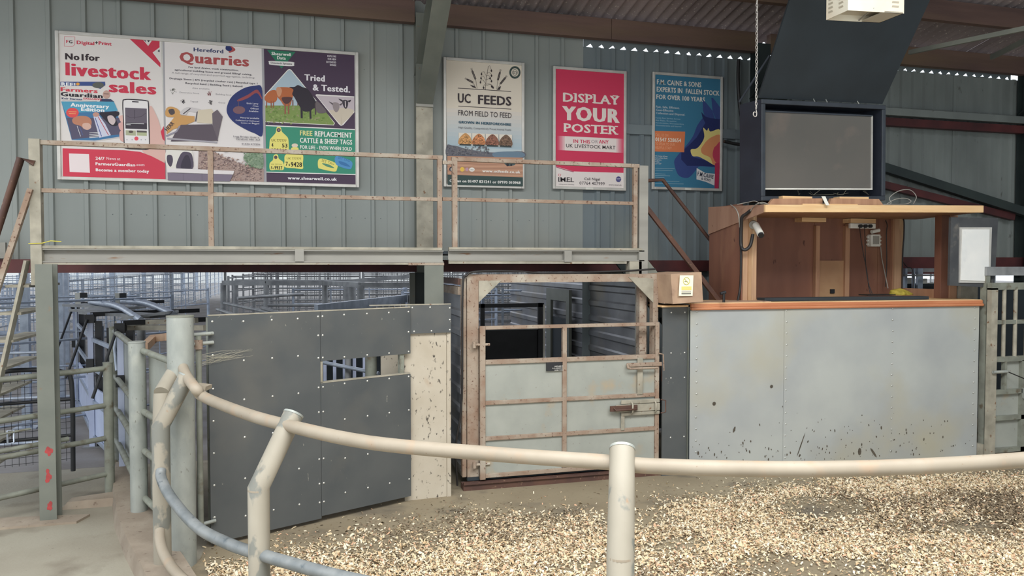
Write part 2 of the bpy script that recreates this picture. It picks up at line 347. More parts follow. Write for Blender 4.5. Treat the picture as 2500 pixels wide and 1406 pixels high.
# ------------------------------------------------------------------ raised walkway
PYF = 7.37
plat = empty('raised_walkway', (0.65, 7.8, 0), 'long steel walkway on posts under the posters, grey painted edge beams', 'walkway')
def channel(x0, x1, y, z0, z1, name='edge_beam'):
    m_ = MB(); m_.box(x0, x1, y+.05, y+.058, z0, z1); m_.box(x0, x1, y, y+.05, z1-.012, z1); m_.box(x0, x1, y, y+.05, z0, z0+.012)
    return m_.build(name, M['beam'], plat)
channel(-2.15, 1.345, PYF, 2.215, 2.335); channel(1.40, 3.50, PYF, 2.232, 2.345)
MB().box(-2.16, 1.33, PYF-.005, PYF+.05, 2.336, 2.362).build('kick_strip', M['old_paint'], plat)
MB().box(1.40, 3.47, PYF-.005, PYF+.05, 2.346, 2.368).build('kick_strip', M['old_paint'], plat)
MB().box(-2.15, 3.5, PYF+.06, 8.75, 2.30, 2.33).build('deck', M['black_soft'], plat)
MB().box(-2.15, 1.2, PYF+.005, PYF+.05, 2.195, 2.212).build('lower_flange', M['old_paint'], plat)
MB().box(1.0, 1.35, PYF-.004, PYF+.05, 2.19, 2.213).build('lower_flange', M['rusty'], plat)
MB().box(1.40, 3.30, PYF+.005, PYF+.05, 2.205, 2.23).build('lower_flange', M['old_paint'], plat)
for (xx, yy) in ((-.02, 0), (2.64, 0)): MB().box(xx-.04, xx+.04, PYF-.012, PYF+.05, 2.225, 2.336).build('stiffener', M['beam'], plat)
for xx in (-2.0, -.9, .2, 1.3, 2.4, 3.4): MB().box(xx, xx+.05, PYF+.08, 8.7, 2.2, 2.3).build('joist', M['red_steel'], plat)
m_ = MB(); m_.box(1.155, 1.345, PYF+.0, PYF+.012, 0, 2.21); m_.box(1.2, 1.3, PYF+.012, PYF+.12, 0, 2.2)
m_.build('support_post', M['green_steel'], plat)
MB().box(3.33, 3.47, PYF, PYF+.1, 2.04, 2.23).build('support_post', M['old_paint'], plat)
MB().prism([(3.5, PYF+.02, 2.3), (3.72, PYF+.02, 2.05), (3.5, PYF+.02, 2.05)], (0, .012, 0)).build('gusset_plate', M['green_steel'], plat)
MB().box(3.44, 3.54, PYF, PYF+.10, 0, 3.24).build('end_post', M['beam'], plat)
# left H column carrying the walkway
lc = empty('steel_column', (-2.1, 7.28, 0), kind='structure')
m_ = MB(); m_.box(-2.165, -2.035, 7.22, 7.23, 0, 2.2); m_.box(-2.165, -2.035, 7.36, 7.37, 0, 2.2); m_.box(-2.105, -2.095, 7.23, 7.36, 0, 2.2)
m_.build('column_section', M['green_steel'], lc)
MB().hexa([(-2.9, 7.12, .0), (-1.86, 7.12, 0), (-1.80, 7.3, 0), (-2.9, 7.45, 0), (-2.9, 7.12, .02), (-1.86, 7.12, .02), (-1.80, 7.3, .02), (-2.9, 7.45, .02)]).build('base_plate', M['kerb'], lc)
for (z, r_) in ((.62, .045), (.40, .06), (.14, .03)):
    m_ = MB()
    for k in range(9):
        a = random.random()*6.28; rr = random.random()*r_; c = V(-2.09+math.cos(a)*rr*.5, 7.2195, z+math.sin(a)*rr)
        m_.prism([c+V(math.cos(t)*.016*random.uniform(.6, 1.2), 0, math.sin(t)*.022*random.uniform(.6, 1.3)) for t in [j*.785 for j in range(8)]], (0, -.0004-.0001*k, 0))
    m_.build('paint_mark', M['red_paint'], lc, label='red paint mark')
# guard rails
def rail_section(xa, xb, zt, zm, posts, lab):
    t = empty('guard_rail', ((xa+xb)/2, PYF+.02, 2.36), lab, 'railing', 'guard rails along the walkway edge')
    MB().bar((xa, PYF+.02, zt), (xb, PYF+.02, zt), .04, .04).build('top_rail', M['rusty'], t, bevel=.003)
    MB().bar((xa+.02, PYF+.02, zm), (xb-.02, PYF+.02, zm), .035, .035).build('middle_rail', M['rusty'], t)
    for (p, wd) in posts: MB().bar((p, PYF+.02, 2.355), (p, PYF+.02, zt-.02), wd, .045, up=(0, 1, 0)).build('rail_post', M['rusty'], t)
    return t
t1 = rail_section(-2.19, 1.34, 3.245, 2.835, ((-.79, .045), (1.31, .045)), 'longer rusty guard rail under the wide three part poster')
MB().box(-2.235, -2.15, PYF-.02, PYF+.06, 2.02, 3.27).build('end_post', M['old_paint'], t1)
m_ = MB(); m_.tube([(-2.245, PYF-.03, 2.375), (-2.14, PYF-.03, 2.38), (-2.08, PYF-.02, 2.40), (-2.0, PYF-.01, 2.395)], .004, 5)
m_.build('twine_tie', M['rope'], t1, label='yellow twine')
t2 = rail_section(1.43, 3.44, 3.235, 2.84, ((1.46, .05), (3.395, .045)), 'shorter rusty guard rail under the cereal poster and the red poster')
m_ = MB(); m_.bar((1.34, PYF+.02, 3.20), (1.44, PYF+.02, 3.20), .03, .035); m_.bar((1.34, PYF+.02, 2.84), (1.44, PYF+.02, 2.84), .03, .035)
m_.build('link_piece', M['rusty'], t2)
# stairs at both ends
st = empty('stairs', (-2.9, 7.5, 0), 'steep steel stairs with brown handrail left of the walkway', 'stairs')
MB().tube([(-2.19, PYF-.02, 3.06), (-2.29, PYF-.03, 3.10), (-2.60, PYF-.03, 2.05), (-2.95, PYF-.03, .95)], .026, 10).build('handrail', M['rusty_dark'], st)
MB().bar((-2.22, PYF-.03, 2.84), (-2.82, PYF-.03, .9), .05, .04).build('middle_rail', M['rusty'], st)
MB().bar(PY(66, 636, 7.36), PY(-14, 990, 7.36), .022, .10).build('stringer', M['old_paint'], st)
for k in range(8):
    z = 2.0-.235*k; xx = -2.28-.0633*k
    MB().box(xx-.16, xx+.02, PYF+.01, 8.24, z, z+.022).build('tread', M['old_paint'], st)
s2 = empty('stairs', (4.1, 7.8, 0), 'steel stairs descending behind the brown wooden booth with thin dark handrails', 'stairs')
MB().tube([PY(1582, 441, 8.2), PY(1618, 439, 8.2), PY(1735, 588, 8.2), PY(1800, 670, 8.2)], .022, 8).build('handrail', M['rusty_dark'], s2)
MB().bar((3.53, 7.45, 2.84), (4.62, 7.6, 1.68), .03, .05).build('middle_rail', M['rusty_dark'], s2)
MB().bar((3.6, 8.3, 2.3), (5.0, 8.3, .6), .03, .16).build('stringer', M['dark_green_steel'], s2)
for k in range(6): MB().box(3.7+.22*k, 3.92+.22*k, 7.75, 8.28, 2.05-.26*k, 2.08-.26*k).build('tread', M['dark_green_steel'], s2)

# ------------------------------------------------------------------ tubular ring fence
def arc(pts, n=6):  # catmull-rom through pts
    P = [Vector(p) for p in pts]; P = [P[0]*2-P[1]]+P+[P[-1]*2-P[-2]]; out = []
    for i in range(1, len(P)-2):
        for k in range(n):
            t = k/n; a, b, c, d = P[i-1:i+3]
            out.append(.5*((2*b)+(c-a)*t+(2*a-5*b+4*c-d)*t*t+(3*b-a-3*c+d)*t**3))
    out.append(P[-2]); return out
RZ = 1.29
rim = [PZ(500, 970, 1.30), PZ(600, 1010, RZ), PZ(700, 1038, RZ), PZ(900, 1080, RZ), PZ(1200, 1108, RZ), PZ(1480, 1128, RZ), PZ(1600, 1138, RZ), PZ(1900, 1145, RZ), PZ(2200, 1140, RZ), PZ(2500, 1122, RZ), PZ(2700, 1100, RZ)]
ring = empty('ring_fence', (0, 4.0, 0), 'curved cream pipe fence with leaning posts around the shavings ring', 'fence')
def camd(px, py, D):  # point at camera depth D along a pixel's ray
    return V(0, 0, EYE)+ray(px, py)*D
A = camd(458, 922, 5.30)
mid = camd(478, 948, 5.12)
MB().tube(arc([camd(444, 876, 5.62), camd(447, 898, 5.45), A+V(0, 0, -.0), mid]+rim, 6), .036, 16).build('top_rail', M['rail'], ring)
# post 3 (right) and 2: vertical, then leaning in to the rail
def leanpost(base, bend_z, top, r, low=None, name='post'):
    base = V(*base); b = V(base.x, base.y, bend_z); top = V(*top)
    o = MB().tube([base, b, top], r, 24).build(name, M['post_paint'], ring)
    d = (top-b).normalized()
    MB().tube([top-d*.004, top+d*.008], r*1.04, 20).build('post_cap', M['galv'], o)
    MB().tube([b-V(0, 0, .012)-d*.0, b-V(0, 0, .002)], r*1.02, 20).build('weld_bead', M['rail'], o)
    return o
p3 = camd(1515, 1300, 3.17); t3 = camd(1519, 1096, 3.46)
p3b = (p3.x, p3.y, 0)
leanpost(p3b, .985, t3, .057)
p2 = camd(632, 1250, 4.13); p2b = (p2.x, p2.y, 0); t2_ = camd(716, 1012, 4.34)
leanpost((p2.x, p2.y, 0), .983, t2_, .057)
p1 = camd(394, 1150, 5.25); t1_ = camd(457, 918, 5.33)
leanpost((p1.x, p1.y, 0), 1.08, t1_, .058)
p1c = camd(395, 960, 5.3); p1d = camd(442, 880, 5.62)
MB().tube([camd(393, 1045, 5.27), p1c], .055, 18).build('leaning_arm', M['post_paint'], ring)
MB().tube([p1c, p1d], .055, 18).build('leaning_arm', M['post_paint'], ring)
MB().hexa([camd(478, 950, 5.2), camd(500, 955, 5.2), camd(517, 948, 5.3), camd(486, 938, 5.3), camd(478, 940, 5.2), camd(502, 944, 5.2), camd(518, 938, 5.3), camd(487, 934, 5.3)]).build('weld_plate', M['rail'], ring)
MB().tube(arc([camd(393, 1148, 5.2), camd(394, 1168, 5.15), camd(418, 1215, 4.95), camd(480, 1285, 4.6), camd(560, 1328, 4.3), camd(632, 1352, 4.14), camd(720, 1378, 3.96), camd(840, 1410, 3.76), camd(1000, 1442, 3.55), camd(1250, 1482, 3.3), camd(1515, 1510, 3.17)], 6), .034, 14).build('middle_rail', M['galv_blue'], ring)
MB().tube(arc([camd(390, 1296, 5.18), camd(391, 1322, 5.1), camd(404, 1360, 4.95), camd(440, 1408, 4.7), camd(520, 1470, 4.4), camd(632, 1530, 4.13)], 6), .034, 14).build('lower_rail', M['rail'], ring)
# big round gate post
bp = empty('gate_post', (-.86, 5.93, 0), 'thick round galvanised post in front of the dark boarded gate', 'post')
m_ = MB().tube([(-.855, 5.94, 0), (-.855, 5.94, 1.82)], .092, 28); m_.build('post_tube', M['galv'], bp)
MB().tube([(-.855, 5.94, 1.818), (-.855, 5.94, 1.828)], .095, 28).build('post_cap', M['galv_green'], bp)

# fence of the left ring side: pipe post, short rails, sheeting
lf = empty('side_fence', (-1.33, 6.9, 0), 'sheeted pipe fence section running back from the thick round post above the kerb', 'fence')
pf = V(-1.335, 6.92, 0)
MB().tube([pf+V(0, 0, .1), pf+V(0, 0, 1.55)], .066, 18).build('fence_post', M['galv'], lf)
MB().tube([pf+V(0, 0, 1.548), pf+V(0, 0, 1.556)], .070, 18).build('post_cap', M['galv'], lf)
far = V(-1.9, 8.75, 0)
for z in (1.48, .97, .64, .24):
    MB().tube([pf+V(.05, -.03, z), V(-.90, 6.02, z-.01)], .026, 10).build('rail', M['galv_green'], lf)
for z in (1.50, 1.03, .70, .36):
    MB().tube([pf+V(-.02, .05, z), far+V(0, 0, z)], .028, 10).build('rail', M['galv_green'], lf)
MB().tube([far+V(0, 0, .1), far+V(0, 0, 1.55)], .05, 14).build('fence_post', M['galv_green'], lf)
m_ = MB(); m_.hexa([(-1.25, 6.95, .10), (-.84, 6.08, .10), (-.828, 6.09, .10), (-1.238, 6.96, .10), (-1.25, 6.95, 1.44), (-.84, 6.08, 1.44), (-.828, 6.09, 1.44), (-1.238, 6.96, 1.44)])
m_.build('sheet_panel', M['gate_sheet'], lf)
m_ = MB(); m_.hexa([(-1.29, 7.0, .16), (-1.83, 8.72, .16), (-1.82, 8.73, .16), (-1.28, 7.01, .16), (-1.29, 7.0, 1.46), (-1.83, 8.72, 1.46), (-1.82, 8.73, 1.46), (-1.28, 7.01, 1.46)])
m_.build('sheet_panel', M['galv'], lf)
# kerb
kp = [(-1.95, 8.9), (-1.79, 8.0), (-1.52, 6.9), (-1.30, 6.2), (-1.12, 5.7), (-.95, 5.2)]
m_ = MB()
for i in range(len(kp)-1):
    (x0, y0), (x1, y1) = kp[i], kp[i+1]; wd = .30; hh = .13
    m_.hexa([(x0, y0, 0), (x1, y1, 0), (x1+wd, y1+.06, 0), (x0+wd, y0+.06, 0), (x0+.02, y0, hh), (x1+.02, y1, hh), (x1+wd-.01, y1+.06, hh), (x0+wd-.01, y0+.06, hh)])
kb = m_.build('kerb', M['kerb'], at=(-1.4, 6.5, 0), kind='structure')
MB().hexa([(-2.1, 7.55, 0), (-1.62, 7.55, 0), (-1.6, 7.85, 0), (-2.1, 7.75, 0), (-2.05, 7.58, .06), (-1.66, 7.58, .07), (-1.66, 7.8, .07), (-2.05, 7.72, .06)]).build('kerb_rubble', M['kerb'], at=(-1.85, 7.7, 0), kind='structure')
st2 = MB().tube([camd(272, 1365, 5.75), camd(300, 1360, 5.8)], .024, 8); tag(st2.build('pipe_stub', M['kerb'], at=tuple(PZ(285, 1368, 0))), 'short dusty pipe stub lying on the concrete by the kerb', 'pipe')
# round post at the end of the entrance hurdle + hurdle
eh = empty('entrance_gate', (-1.78, 7.88, 0), 'low galvanised pipe gate passing behind the left steel column', 'gate')
e0 = V(-1.77, 7.88, 0); ed = (V(-2.47, 7.28, 0)-e0).normalized()
MB().tube([e0, e0+V(0, 0, 1.27)], .043, 14).build('gate_post', M['galv_green'], eh)
MB().tube([e0+V(0, 0, 1.268), e0+V(0, 0, 1.276)], .046, 14).build('post_cap', M['galv_green'], eh)
for z in (1.22, .87, .56, .22):
    MB().tube([e0+V(0, 0, z), e0+ed*1.9+V(0, 0, z+.01)], .025, 10).build('rail', M['galv_green'], eh)
g2 = e0+ed*.97
for z in (.66, .48, .95):
    pass
MB().tube([g2+V(0, 0, .62), g2+V(0, 0, .85)], .022, 8).build('latch_upright', M['galv_green'], eh)
MB().tube([g2+ed*.2+V(0, -.04, .76), g2-ed*.3+V(0, -.04, .775)], .010, 8).build('latch_bolt', M['galv_green'], eh)
MB().tube([g2-ed*.12+V(0, -.04, .68), g2-ed*.12+V(0, -.04, .79), g2-ed*.17+V(0, -.04, .79), g2-ed*.17+V(0, -.04, .68)], .008, 6, closed=True).build('latch_keeper', M['hurdle'], eh)
MB().tube([g2+V(0, 0, .62)-ed*.6, g2+V(0, 0, .62)+ed*.9], .022, 8).build('rail', M['galv_green'], eh)
# black hooped gate behind the stairs
bg_ = empty('hooped_gate', (-2.9, 8.3, 0), 'dark rounded pipe gate with mesh behind the left stairs', 'gate')
q = V(-2.15, 8.15, 0); qd = V(-1, -.25, 0).normalized()
MB().tube(arc([q+V(0, 0, .2), q+V(0, 0, 1.05), q+qd*.08+V(0, 0, 1.17), q+qd*.25+V(0, 0, 1.2), q+qd*.55+V(0, 0, 1.2), q+qd*.66+V(0, 0, 1.12), q+qd*.68+V(0, 0, .3)], 4), .022, 8).build('hoop_frame', M['black'], bg_)
for z in (.9, .55): MB().tube([q+V(0, 0, z), q+qd*.68+V(0, 0, z)], .016, 8).build('rail', M['black'], bg_)
m_ = MB()
for k in range(12): m_.tube([q+qd*.055*k+V(0, .01, .3), q+qd*.055*k+V(0, .01, 1.18)], .0022, 4, caps=False)
for k in range(14): m_.tube([q+V(0, .01, .32+.06*k), q+qd*.66+V(0, .01, .32+.06*k)], .0022, 4, caps=False)
m_.build('wire_mesh', M['black'], bg_)

# ------------------------------------------------------------------ dark boarded gate
ga = V(-.70, 6.22, 0); gb = V(.95, 6.95, 0); gd = (gb-ga).normalized(); gn = V(gd.y, -gd.x, 0)   # gn points to the viewer side
GL = (gb-ga).length
def GP(u, z, n=0): return ga+gd*u+gn*n+V(0, 0, z)
gate = empty('boarded_gate', tuple(ga+gd*.9), 'big gate clad in dark speckled boards with a slot window', 'gate')
def board(u0, u1, z0, z1, n0=0, th=.015, zz=None, m=None, name='dark_board'):
    mb = MB(); z00, z01 = z0 if isinstance(z0, tuple) else (z0, z0); z10, z11 = z1 if isinstance(z1, tuple) else (z1, z1)
    mb.hexa([GP(u0, z00, n0), GP(u1, z01, n0), GP(u1, z01, n0+th), GP(u0, z00, n0+th), GP(u0, z10, n0), GP(u1, z11, n0), GP(u1, z11, n0+th), GP(u0, z10, n0+th)])
    return mb.build(name, m or M['ply_dark'], gate)
US = .92
b1 = board(0, US-.003, .04, 1.80)
b2 = board(US, GL, 1.38, 1.80)
b3 = board(US, GL, (.06), (1.19))
board(0, GL, 1.802, 1.812, -.005, .02, m=M['old_paint'], name='top_edge_strip')
board(US+.0, GL, 1.192, 1.204, -.03, .04, m=M['old_paint'], name='window_sill_strip')
board(US, US+.02, 1.19, 1.38, -.03, .04, m=M['old_paint'], name='window_edge_strip')
board(0, .03, .06, 1.79, -.045, .045, m=M['galv_green'], name='frame_stile')
board(US-.1, US, .06, 1.79, -.045, .045, m=M['galv_green'], name='frame_stile')
board(GL-.10, GL-.06, .06, 1.79, -.045, .045, m=M['galv_green'], name='frame_stile')
sc_ = MB()
def scr(u, z): sc_.dome(GP(u, z, .015), gn, .0085, .005)
for z in (1.76, 1.5, 1.24, .99, .74, .49, .24, .07): scr(.03, z)
for z in (1.75, 1.44, 1.13, .83, .50, .20):
    for u in (.27, .5, .72): scr(u, z)
for z in (1.76, 1.60, 1.41, 1.16, .95, .55, .34, .18): scr(US-.02, z); scr(US+.02, z)
for u in (1.14, 1.36, 1.58, GL-.02):
    for z in (1.765, 1.40, 1.17, .86, .52, .22): scr(u, z)
scr(GL-.02, 1.58)
sc_.build('screws', M['screw'], gate, kind='stuff')
# hinge pipe left of the board
hp = empty('hinge_pipe', (-.73, 6.15, 0), 'slim rusty hinge pipe between the thick post and the dark gate', 'pipe')
MB().tube([(-.755, 6.12, .17), (-.755, 6.12, 1.66)], .022, 12).build('hinge_tube', M['galv_green'], hp)
for z in (1.67, 1.60, .22): MB().tube([(-.86, 6.06, z), (-.66, 6.20, z)], .015, 8).build('hinge_pin', M['galv'], hp)
MB().tube([(-.755, 6.12, 1.56), (-.755, 6.12, 1.63)], .03, 12).build('collar', M['rusty'], hp)
MB().tube([(-.755, 6.12, .15), (-.755, 6.12, .19)], .03, 12).build('collar', M['galv'], hp)
cw = MB()
for k in range(26):
    a = GP(-.09+random.uniform(-.03, .02), 1.47+random.uniform(-.06, .06), .04); b = GP(random.uniform(.1, .35), 1.50+random.uniform(-.035, .03), .02)
    mdl = (a+b)/2+V(0, 0, random.uniform(-.03, .02)); cw.tube([a, mdl, b], .0004, 3, caps=False)
tag(cw.build('cobweb', M['straw'], at=tuple(GP(0, 1.45, .03))), 'wispy cobweb strands across the dark gate', 'cobweb')
# white panel with black board
wp = empty('white_panel', (1.15, 7.0, 0), 'dirty white board standing between the dark gate and the cattle crate', 'panel')
wa = V(.945, 6.985, 0); wb = V(1.345, 7.02, 0)
def wpl(u0, u1, z0, z1, d0, d1, m, name, **k):
    d = wb-wa
    a = wa+d*u0; b = wa+d*u1
    return MB().hexa([a+V(0, d0, z0), b+V(0, d0, z0), b+V(0, d1, z0), a+V(0, d1, z0), a+V(0, d0, z1), b+V(0, d0, z1), b+V(0, d1, z1), a+V(0, d1, z1)]).build(name, m, wp, **k)
wpl(-.1, .90, 0, 1.56, 0, .03, M['white_panel'], 'panel_board')
wpl(.905, 1.0, 0, 1.56, -.012, .03, M['white_panel'], 'edge_post')
wpl(-.02, 1.0, 1.56, 1.82, -.03, -.012, M['ply_dark'], 'dark_board', label='dark board across the top')
wpl(-.9, 1.0, 1.822, 1.832, -.03, .0, M['old_paint'], 'top_edge_strip')
m_ = MB()
for (u, z) in ((.08, 1.8), (.12, 1.58), (.5, 1.8), (.53, 1.58), (.97, 1.79), (.97, 1.68), (.97, 1.585)): m_.dome(wa+(wb-wa)*u+V(0, -.03, z), (0, -1, 0), .0085, .005)
m_.build('screws', M['screw'], wp, kind='stuff')

# ------------------------------------------------------------------ framed posters (flat print built as thin layers)
_tc = {}
def text_geo(txt, bold):
    k = (txt, bold)
    if k in _tc: return _tc[k]
    cu = bpy.data.curves.new('t', 'FONT'); cu.body = txt; cu.size = 1; cu.resolution_u = 2; cu.offset = min(.012, .02*bold); cu.fill_mode = 'FRONT'
    cu.space_character = 1.0+.075*bold
    o = bpy.data.objects.new('t', cu); COL.objects.link(o)
    me = o.to_mesh(); vs = [tuple(v.co) for v in me.vertices]; fs = [tuple(p.vertices) for p in me.polygons]
    o.to_mesh_clear(); bpy.data.objects.remove(o); bpy.data.curves.remove(cu)
    if bold > .65:
        n0 = len(vs); sh = .026*bold; base = list(vs); bf = list(fs)
        for q, dx in enumerate((sh, -sh)): vs = vs+[(v[0]+dx, v[1], v[2]+.00006*(q+1)) for v in base]; fs = fs+[tuple(i+n0*(q+1) for i in f) for f in bf]
    _tc[k] = (vs, fs); return _tc[k]
CAPH = None
class Print:
    def __init__(s, Y, crop): s.Y = Y; s.c = crop; s.mb = MB(); s.mats = []; s.k = 0; s.off = .0
    def mi(s, col):
        m_ = flat(col)
        if m_ not in s.mats: s.mats.append(m_)
        return s.mats.index(m_)
    def pt(s, x, y, lay=None):
        ox, oy, sc = s.c; return PY(ox+x/sc, oy+y/sc, s.Y-.00006*(lay if lay is not None else s.k))
    def poly(s, pts, col):
        s.k += 1; s.mb.add([s.pt(x, y) for x, y in pts], [tuple(range(len(pts)))], s.mi(col)); return s
    def smooth(s, pts, col, n=4):
        P = [Vector((x, y, 0)) for x, y in pts]; P2 = [P[-1]]+P+[P[0], P[1]]; out = []
        for i in range(1, len(P2)-2):
            for k in range(n):
                t = k/n; a, b, c, d = P2[i-1:i+3]; q = .5*((2*b)+(c-a)*t+(2*a-5*b+4*c-d)*t*t+(3*b-a-3*c+d)*t**3); out.append((q.x, q.y))
        return s.poly(out, col)
    def ell(s, x, y, rx, ry, col, n=20): return s.poly([(x+rx*math.cos(6.2832*j/n), y+ry*math.sin(6.2832*j/n)) for j in range(n)], col)
    def line(s, pts, w_, col):
        for (x0, y0), (x1, y1) in zip(pts, pts[1:]):
            d = math.hypot(x1-x0, y1-y0) or 1; nx, ny = -(y1-y0)/d*w_/2, (x1-x0)/d*w_/2
            s.poly([(x0+nx, y0+ny), (x1+nx, y1+ny), (x1-nx, y1-ny), (x0-nx, y0-ny)], col)
        return s
    def rect(s, x0, y0, x1, col, h=None, y1=None):   # horizontal in the poster plane: top-left (x0,y0), right edge x1, height h (left side px)
        a = s.pt(x0, y0); b = s.pt(x1, y0); lo = s.pt(x0, y0+h); s.k += 1; Y = s.Y-.00006*s.k
        s.mb.add([(a.x, Y, lo.z), (b.x, Y, lo.z), (b.x, Y, a.z), (a.x, Y, a.z)], [(0, 1, 2, 3)], s.mi(col)); return s
    def text(s, txt, x0, y0, x1, cap, col, bold=0, rot=0, serif=False):
        vs, fs = text_geo(txt, bold)
        if not vs: return s
        s.k += 3
        mnx = min(v[0] for v in vs); mxx = max(v[0] for v in vs)
        a = s.pt(x0, y0); b = s.pt(x1, y0); up = s.pt(x0, y0-cap); H = (up.z-a.z)/.72; W = (b.x-a.x)/(mxx-mnx); Y = s.Y-.00006*s.k
        cr_, sr_ = math.cos(rot), math.sin(rot)
        out = []
        for (vx, vy, vz) in vs:
            lx = (vx-mnx)*W; lz = vy*H; out.append((a.x+lx*cr_-lz*sr_, Y-vz, a.z+lx*sr_+lz*cr_))
        s.mb.add(out, fs, s.mi(col)); return s
    def serifs(s, glyph_boxes, col):
        for (x0, y, x1, h) in glyph_boxes: s.rect(x0, y, x1, col, h=h)
    def speck(s, x0, y0, x1, y1, n, r, cols, cond=None):
        s.k += 2
        for _q in range(n):
            x, y = random.uniform(x0, x1), random.uniform(y0, y1)
            if cond and not cond(x, y): continue
            rr = r*random.uniform(.5, 1.3); a0 = random.random()*6
            s.mb.add([s.pt(x+rr*math.cos(a0+j*1.57), y+rr*.8*math.sin(a0+j*1.57), s.k+_q*.25) for j in range(4)], [(0, 1, 2, 3)], s.mi(random.choice(cols)))
        s.k += int(n*.25); return s
    def done(s, name, parent, label=None): return s.mb.build(name, s.mats, parent, label=label)
PYW = 8.945
def framed(name, corners, label, mt=None, fw=.035):
    a, b = PY(*corners[0], PYW), PY(*corners[1], PYW)
    x0, x1, z0, z1 = a.x, b.x, b.z, a.z
    t = empty(name, ((x0+x1)/2, PYW, z0), label, 'poster')
    mt = mt or M['ali']
    for (nm, A, B, C, D) in (('frame_side', x0, x0+fw, z0, z1), ('frame_side', x1-fw, x1, z0, z1), ('frame_rail', x0+fw, x1-fw, z1-fw, z1), ('frame_rail', x0+fw, x1-fw, z0, z0+fw)):
        MB().box(A, B, PYW-.014, PYW+.02, C, D).build(nm, mt, t, bevel=.005)
    return t, (x0, x1, z0, z1)
WHT = (226, 220, 216)
# --- wide three part poster
t, ex = framed('poster_board', ((134, 74), (877, 458)), 'wide white framed board holding three livestock advertisements side by side')
MB().box(ex[0]+.03, ex[1]-.03, PYW+.002, PYW+.012, ex[2]+.03, ex[3]-.03).build('backing_board', M['ali'], t)
P = Print(PYW, (120, 60, 3.516))
RED = (206, 62, 84)
P.poly([(80, 78), (958, 135), (1000, 1335), (112, 1308)], WHT)
P.poly([(686, 118), (800, 124), (850, 185), (888, 128), (948, 133), (948, 195), (888, 240), (955, 330), (955, 368)], RED)
P.poly([(806, 125), (826, 126), (830, 152)], (70, 66, 84)); P.poly([(836, 128), (872, 130), (852, 152)], (44, 42, 60)); P.poly([(930, 228), (948, 212), (949, 238)], (60, 60, 70))
P.line([(132, 102), (130, 186), (200, 188), (220, 172), (221, 106), (132, 102)], 3, RED)
P.text('F', 146, 157, 166, 26, RED, 1.2); P.text('G', 170, 159, 200, 26, (50, 44, 48), 1.2)
P.text('Digital', 236, 166, 388, 30, RED, 1.3); P.text('Print', 424, 172, 536, 30, RED, 1.3); P.line([(394, 155), (418, 155)], 7, (50, 44, 48)); P.line([(406, 143), (406, 167)], 7, (50, 44, 48))
P.text('No1', 137, 298, 296, 56, (60, 50, 54), 1.6); P.text('for', 308, 305, 436, 56, (60, 50, 54), 1.6)
P.text('livestock', 140, 432, 878, 112, RED, 1.8); P.text('sales', 512, 577, 920, 98, RED, 1.8)
P.poly([(96, 490), (480, 490), (482, 520), (440, 552), (360, 526), (96, 524)], (64, 84, 140)); P.text('REE!', 104, 522, 226, 28, (240, 240, 240), 1.3); P.ell(246, 510, 16, 12, (226, 160, 70)); P.ell(420, 520, 50, 26, (96, 98, 92))
P.text('Farmers', 98, 570, 416, 34, (214, 70, 84), 1.4); P.text('Guardian', 98, 612, 460, 36, (44, 40, 48), 1.4)
P.ell(492, 600, 32, 36, (196, 160, 148)); P.poly([(432, 660), (450, 636), (530, 640), (560, 664)], (60, 66, 96)); P.line([(468, 594), (512, 596)], 4, (60, 50, 50))
P.text('Keir Starmer', 108, 640, 286, 16, (50, 60, 100), .9); P.text('EXCLUSIVE', 294, 642, 450, 16, (206, 62, 84), .9); P.line([(112, 652), (410, 658)], 3, (150, 150, 160))
P.poly([(104, 660), (556, 662), (640, 955), (600, 962), (390, 996), (194, 990)], (70, 120, 164))
P.poly([(104, 660), (556, 662), (590, 740), (140, 760)], (86, 160, 190)); P.poly([(150, 800), (612, 800), (636, 940), (196, 985)], (92, 88, 110))
P.text('Anniversary', 182, 702, 516, 32, (240, 240, 240), 1.3); P.text('Edition', 274, 740, 474, 32, (240, 240, 240), 1.3)
P.ell(200, 756, 54, 42, (226, 84, 84)); P.line([(165, 748), (235, 750)], 5, (240, 190, 120)); P.line([(170, 764), (230, 766)], 5, (240, 190, 120))
P.smooth([(200, 810), (250, 785), (330, 790), (364, 830), (350, 890), (310, 900), (270, 870), (210, 850)], (190, 132, 106)); P.smooth([(290, 850), (340, 846), (362, 880), (330, 904), (290, 888)], (214, 176, 160))
P.smooth([(430, 760), (500, 750), (590, 745), (600, 775), (570, 800), (590, 860), (540, 870), (490, 830)], (48, 46, 56)); P.smooth([(500, 790), (540, 780), (570, 820), (550, 860), (515, 840)], (206, 190, 190))
P.poly([(380, 790), (430, 782), (480, 850), (530, 950), (430, 972)], (206, 208, 226)); P.line([(395, 800), (450, 960)], 6, (60, 80, 150)); P.line([(420, 790), (510, 950)], 6, (190, 80, 90)); P.ell(402, 772, 28, 20, (196, 150, 136))
P.line([(240, 870), (270, 960)], 4, (226, 226, 230)); P.line([(262, 880), (290, 950)], 4, (90, 110, 170))
for y in (930, 944, 958, 970): P.line([(345, y), (425, y-6)], 5, (226, 226, 226))
P.line([(196, 992), (390, 999), (636, 962)], 7, (206, 204, 206))
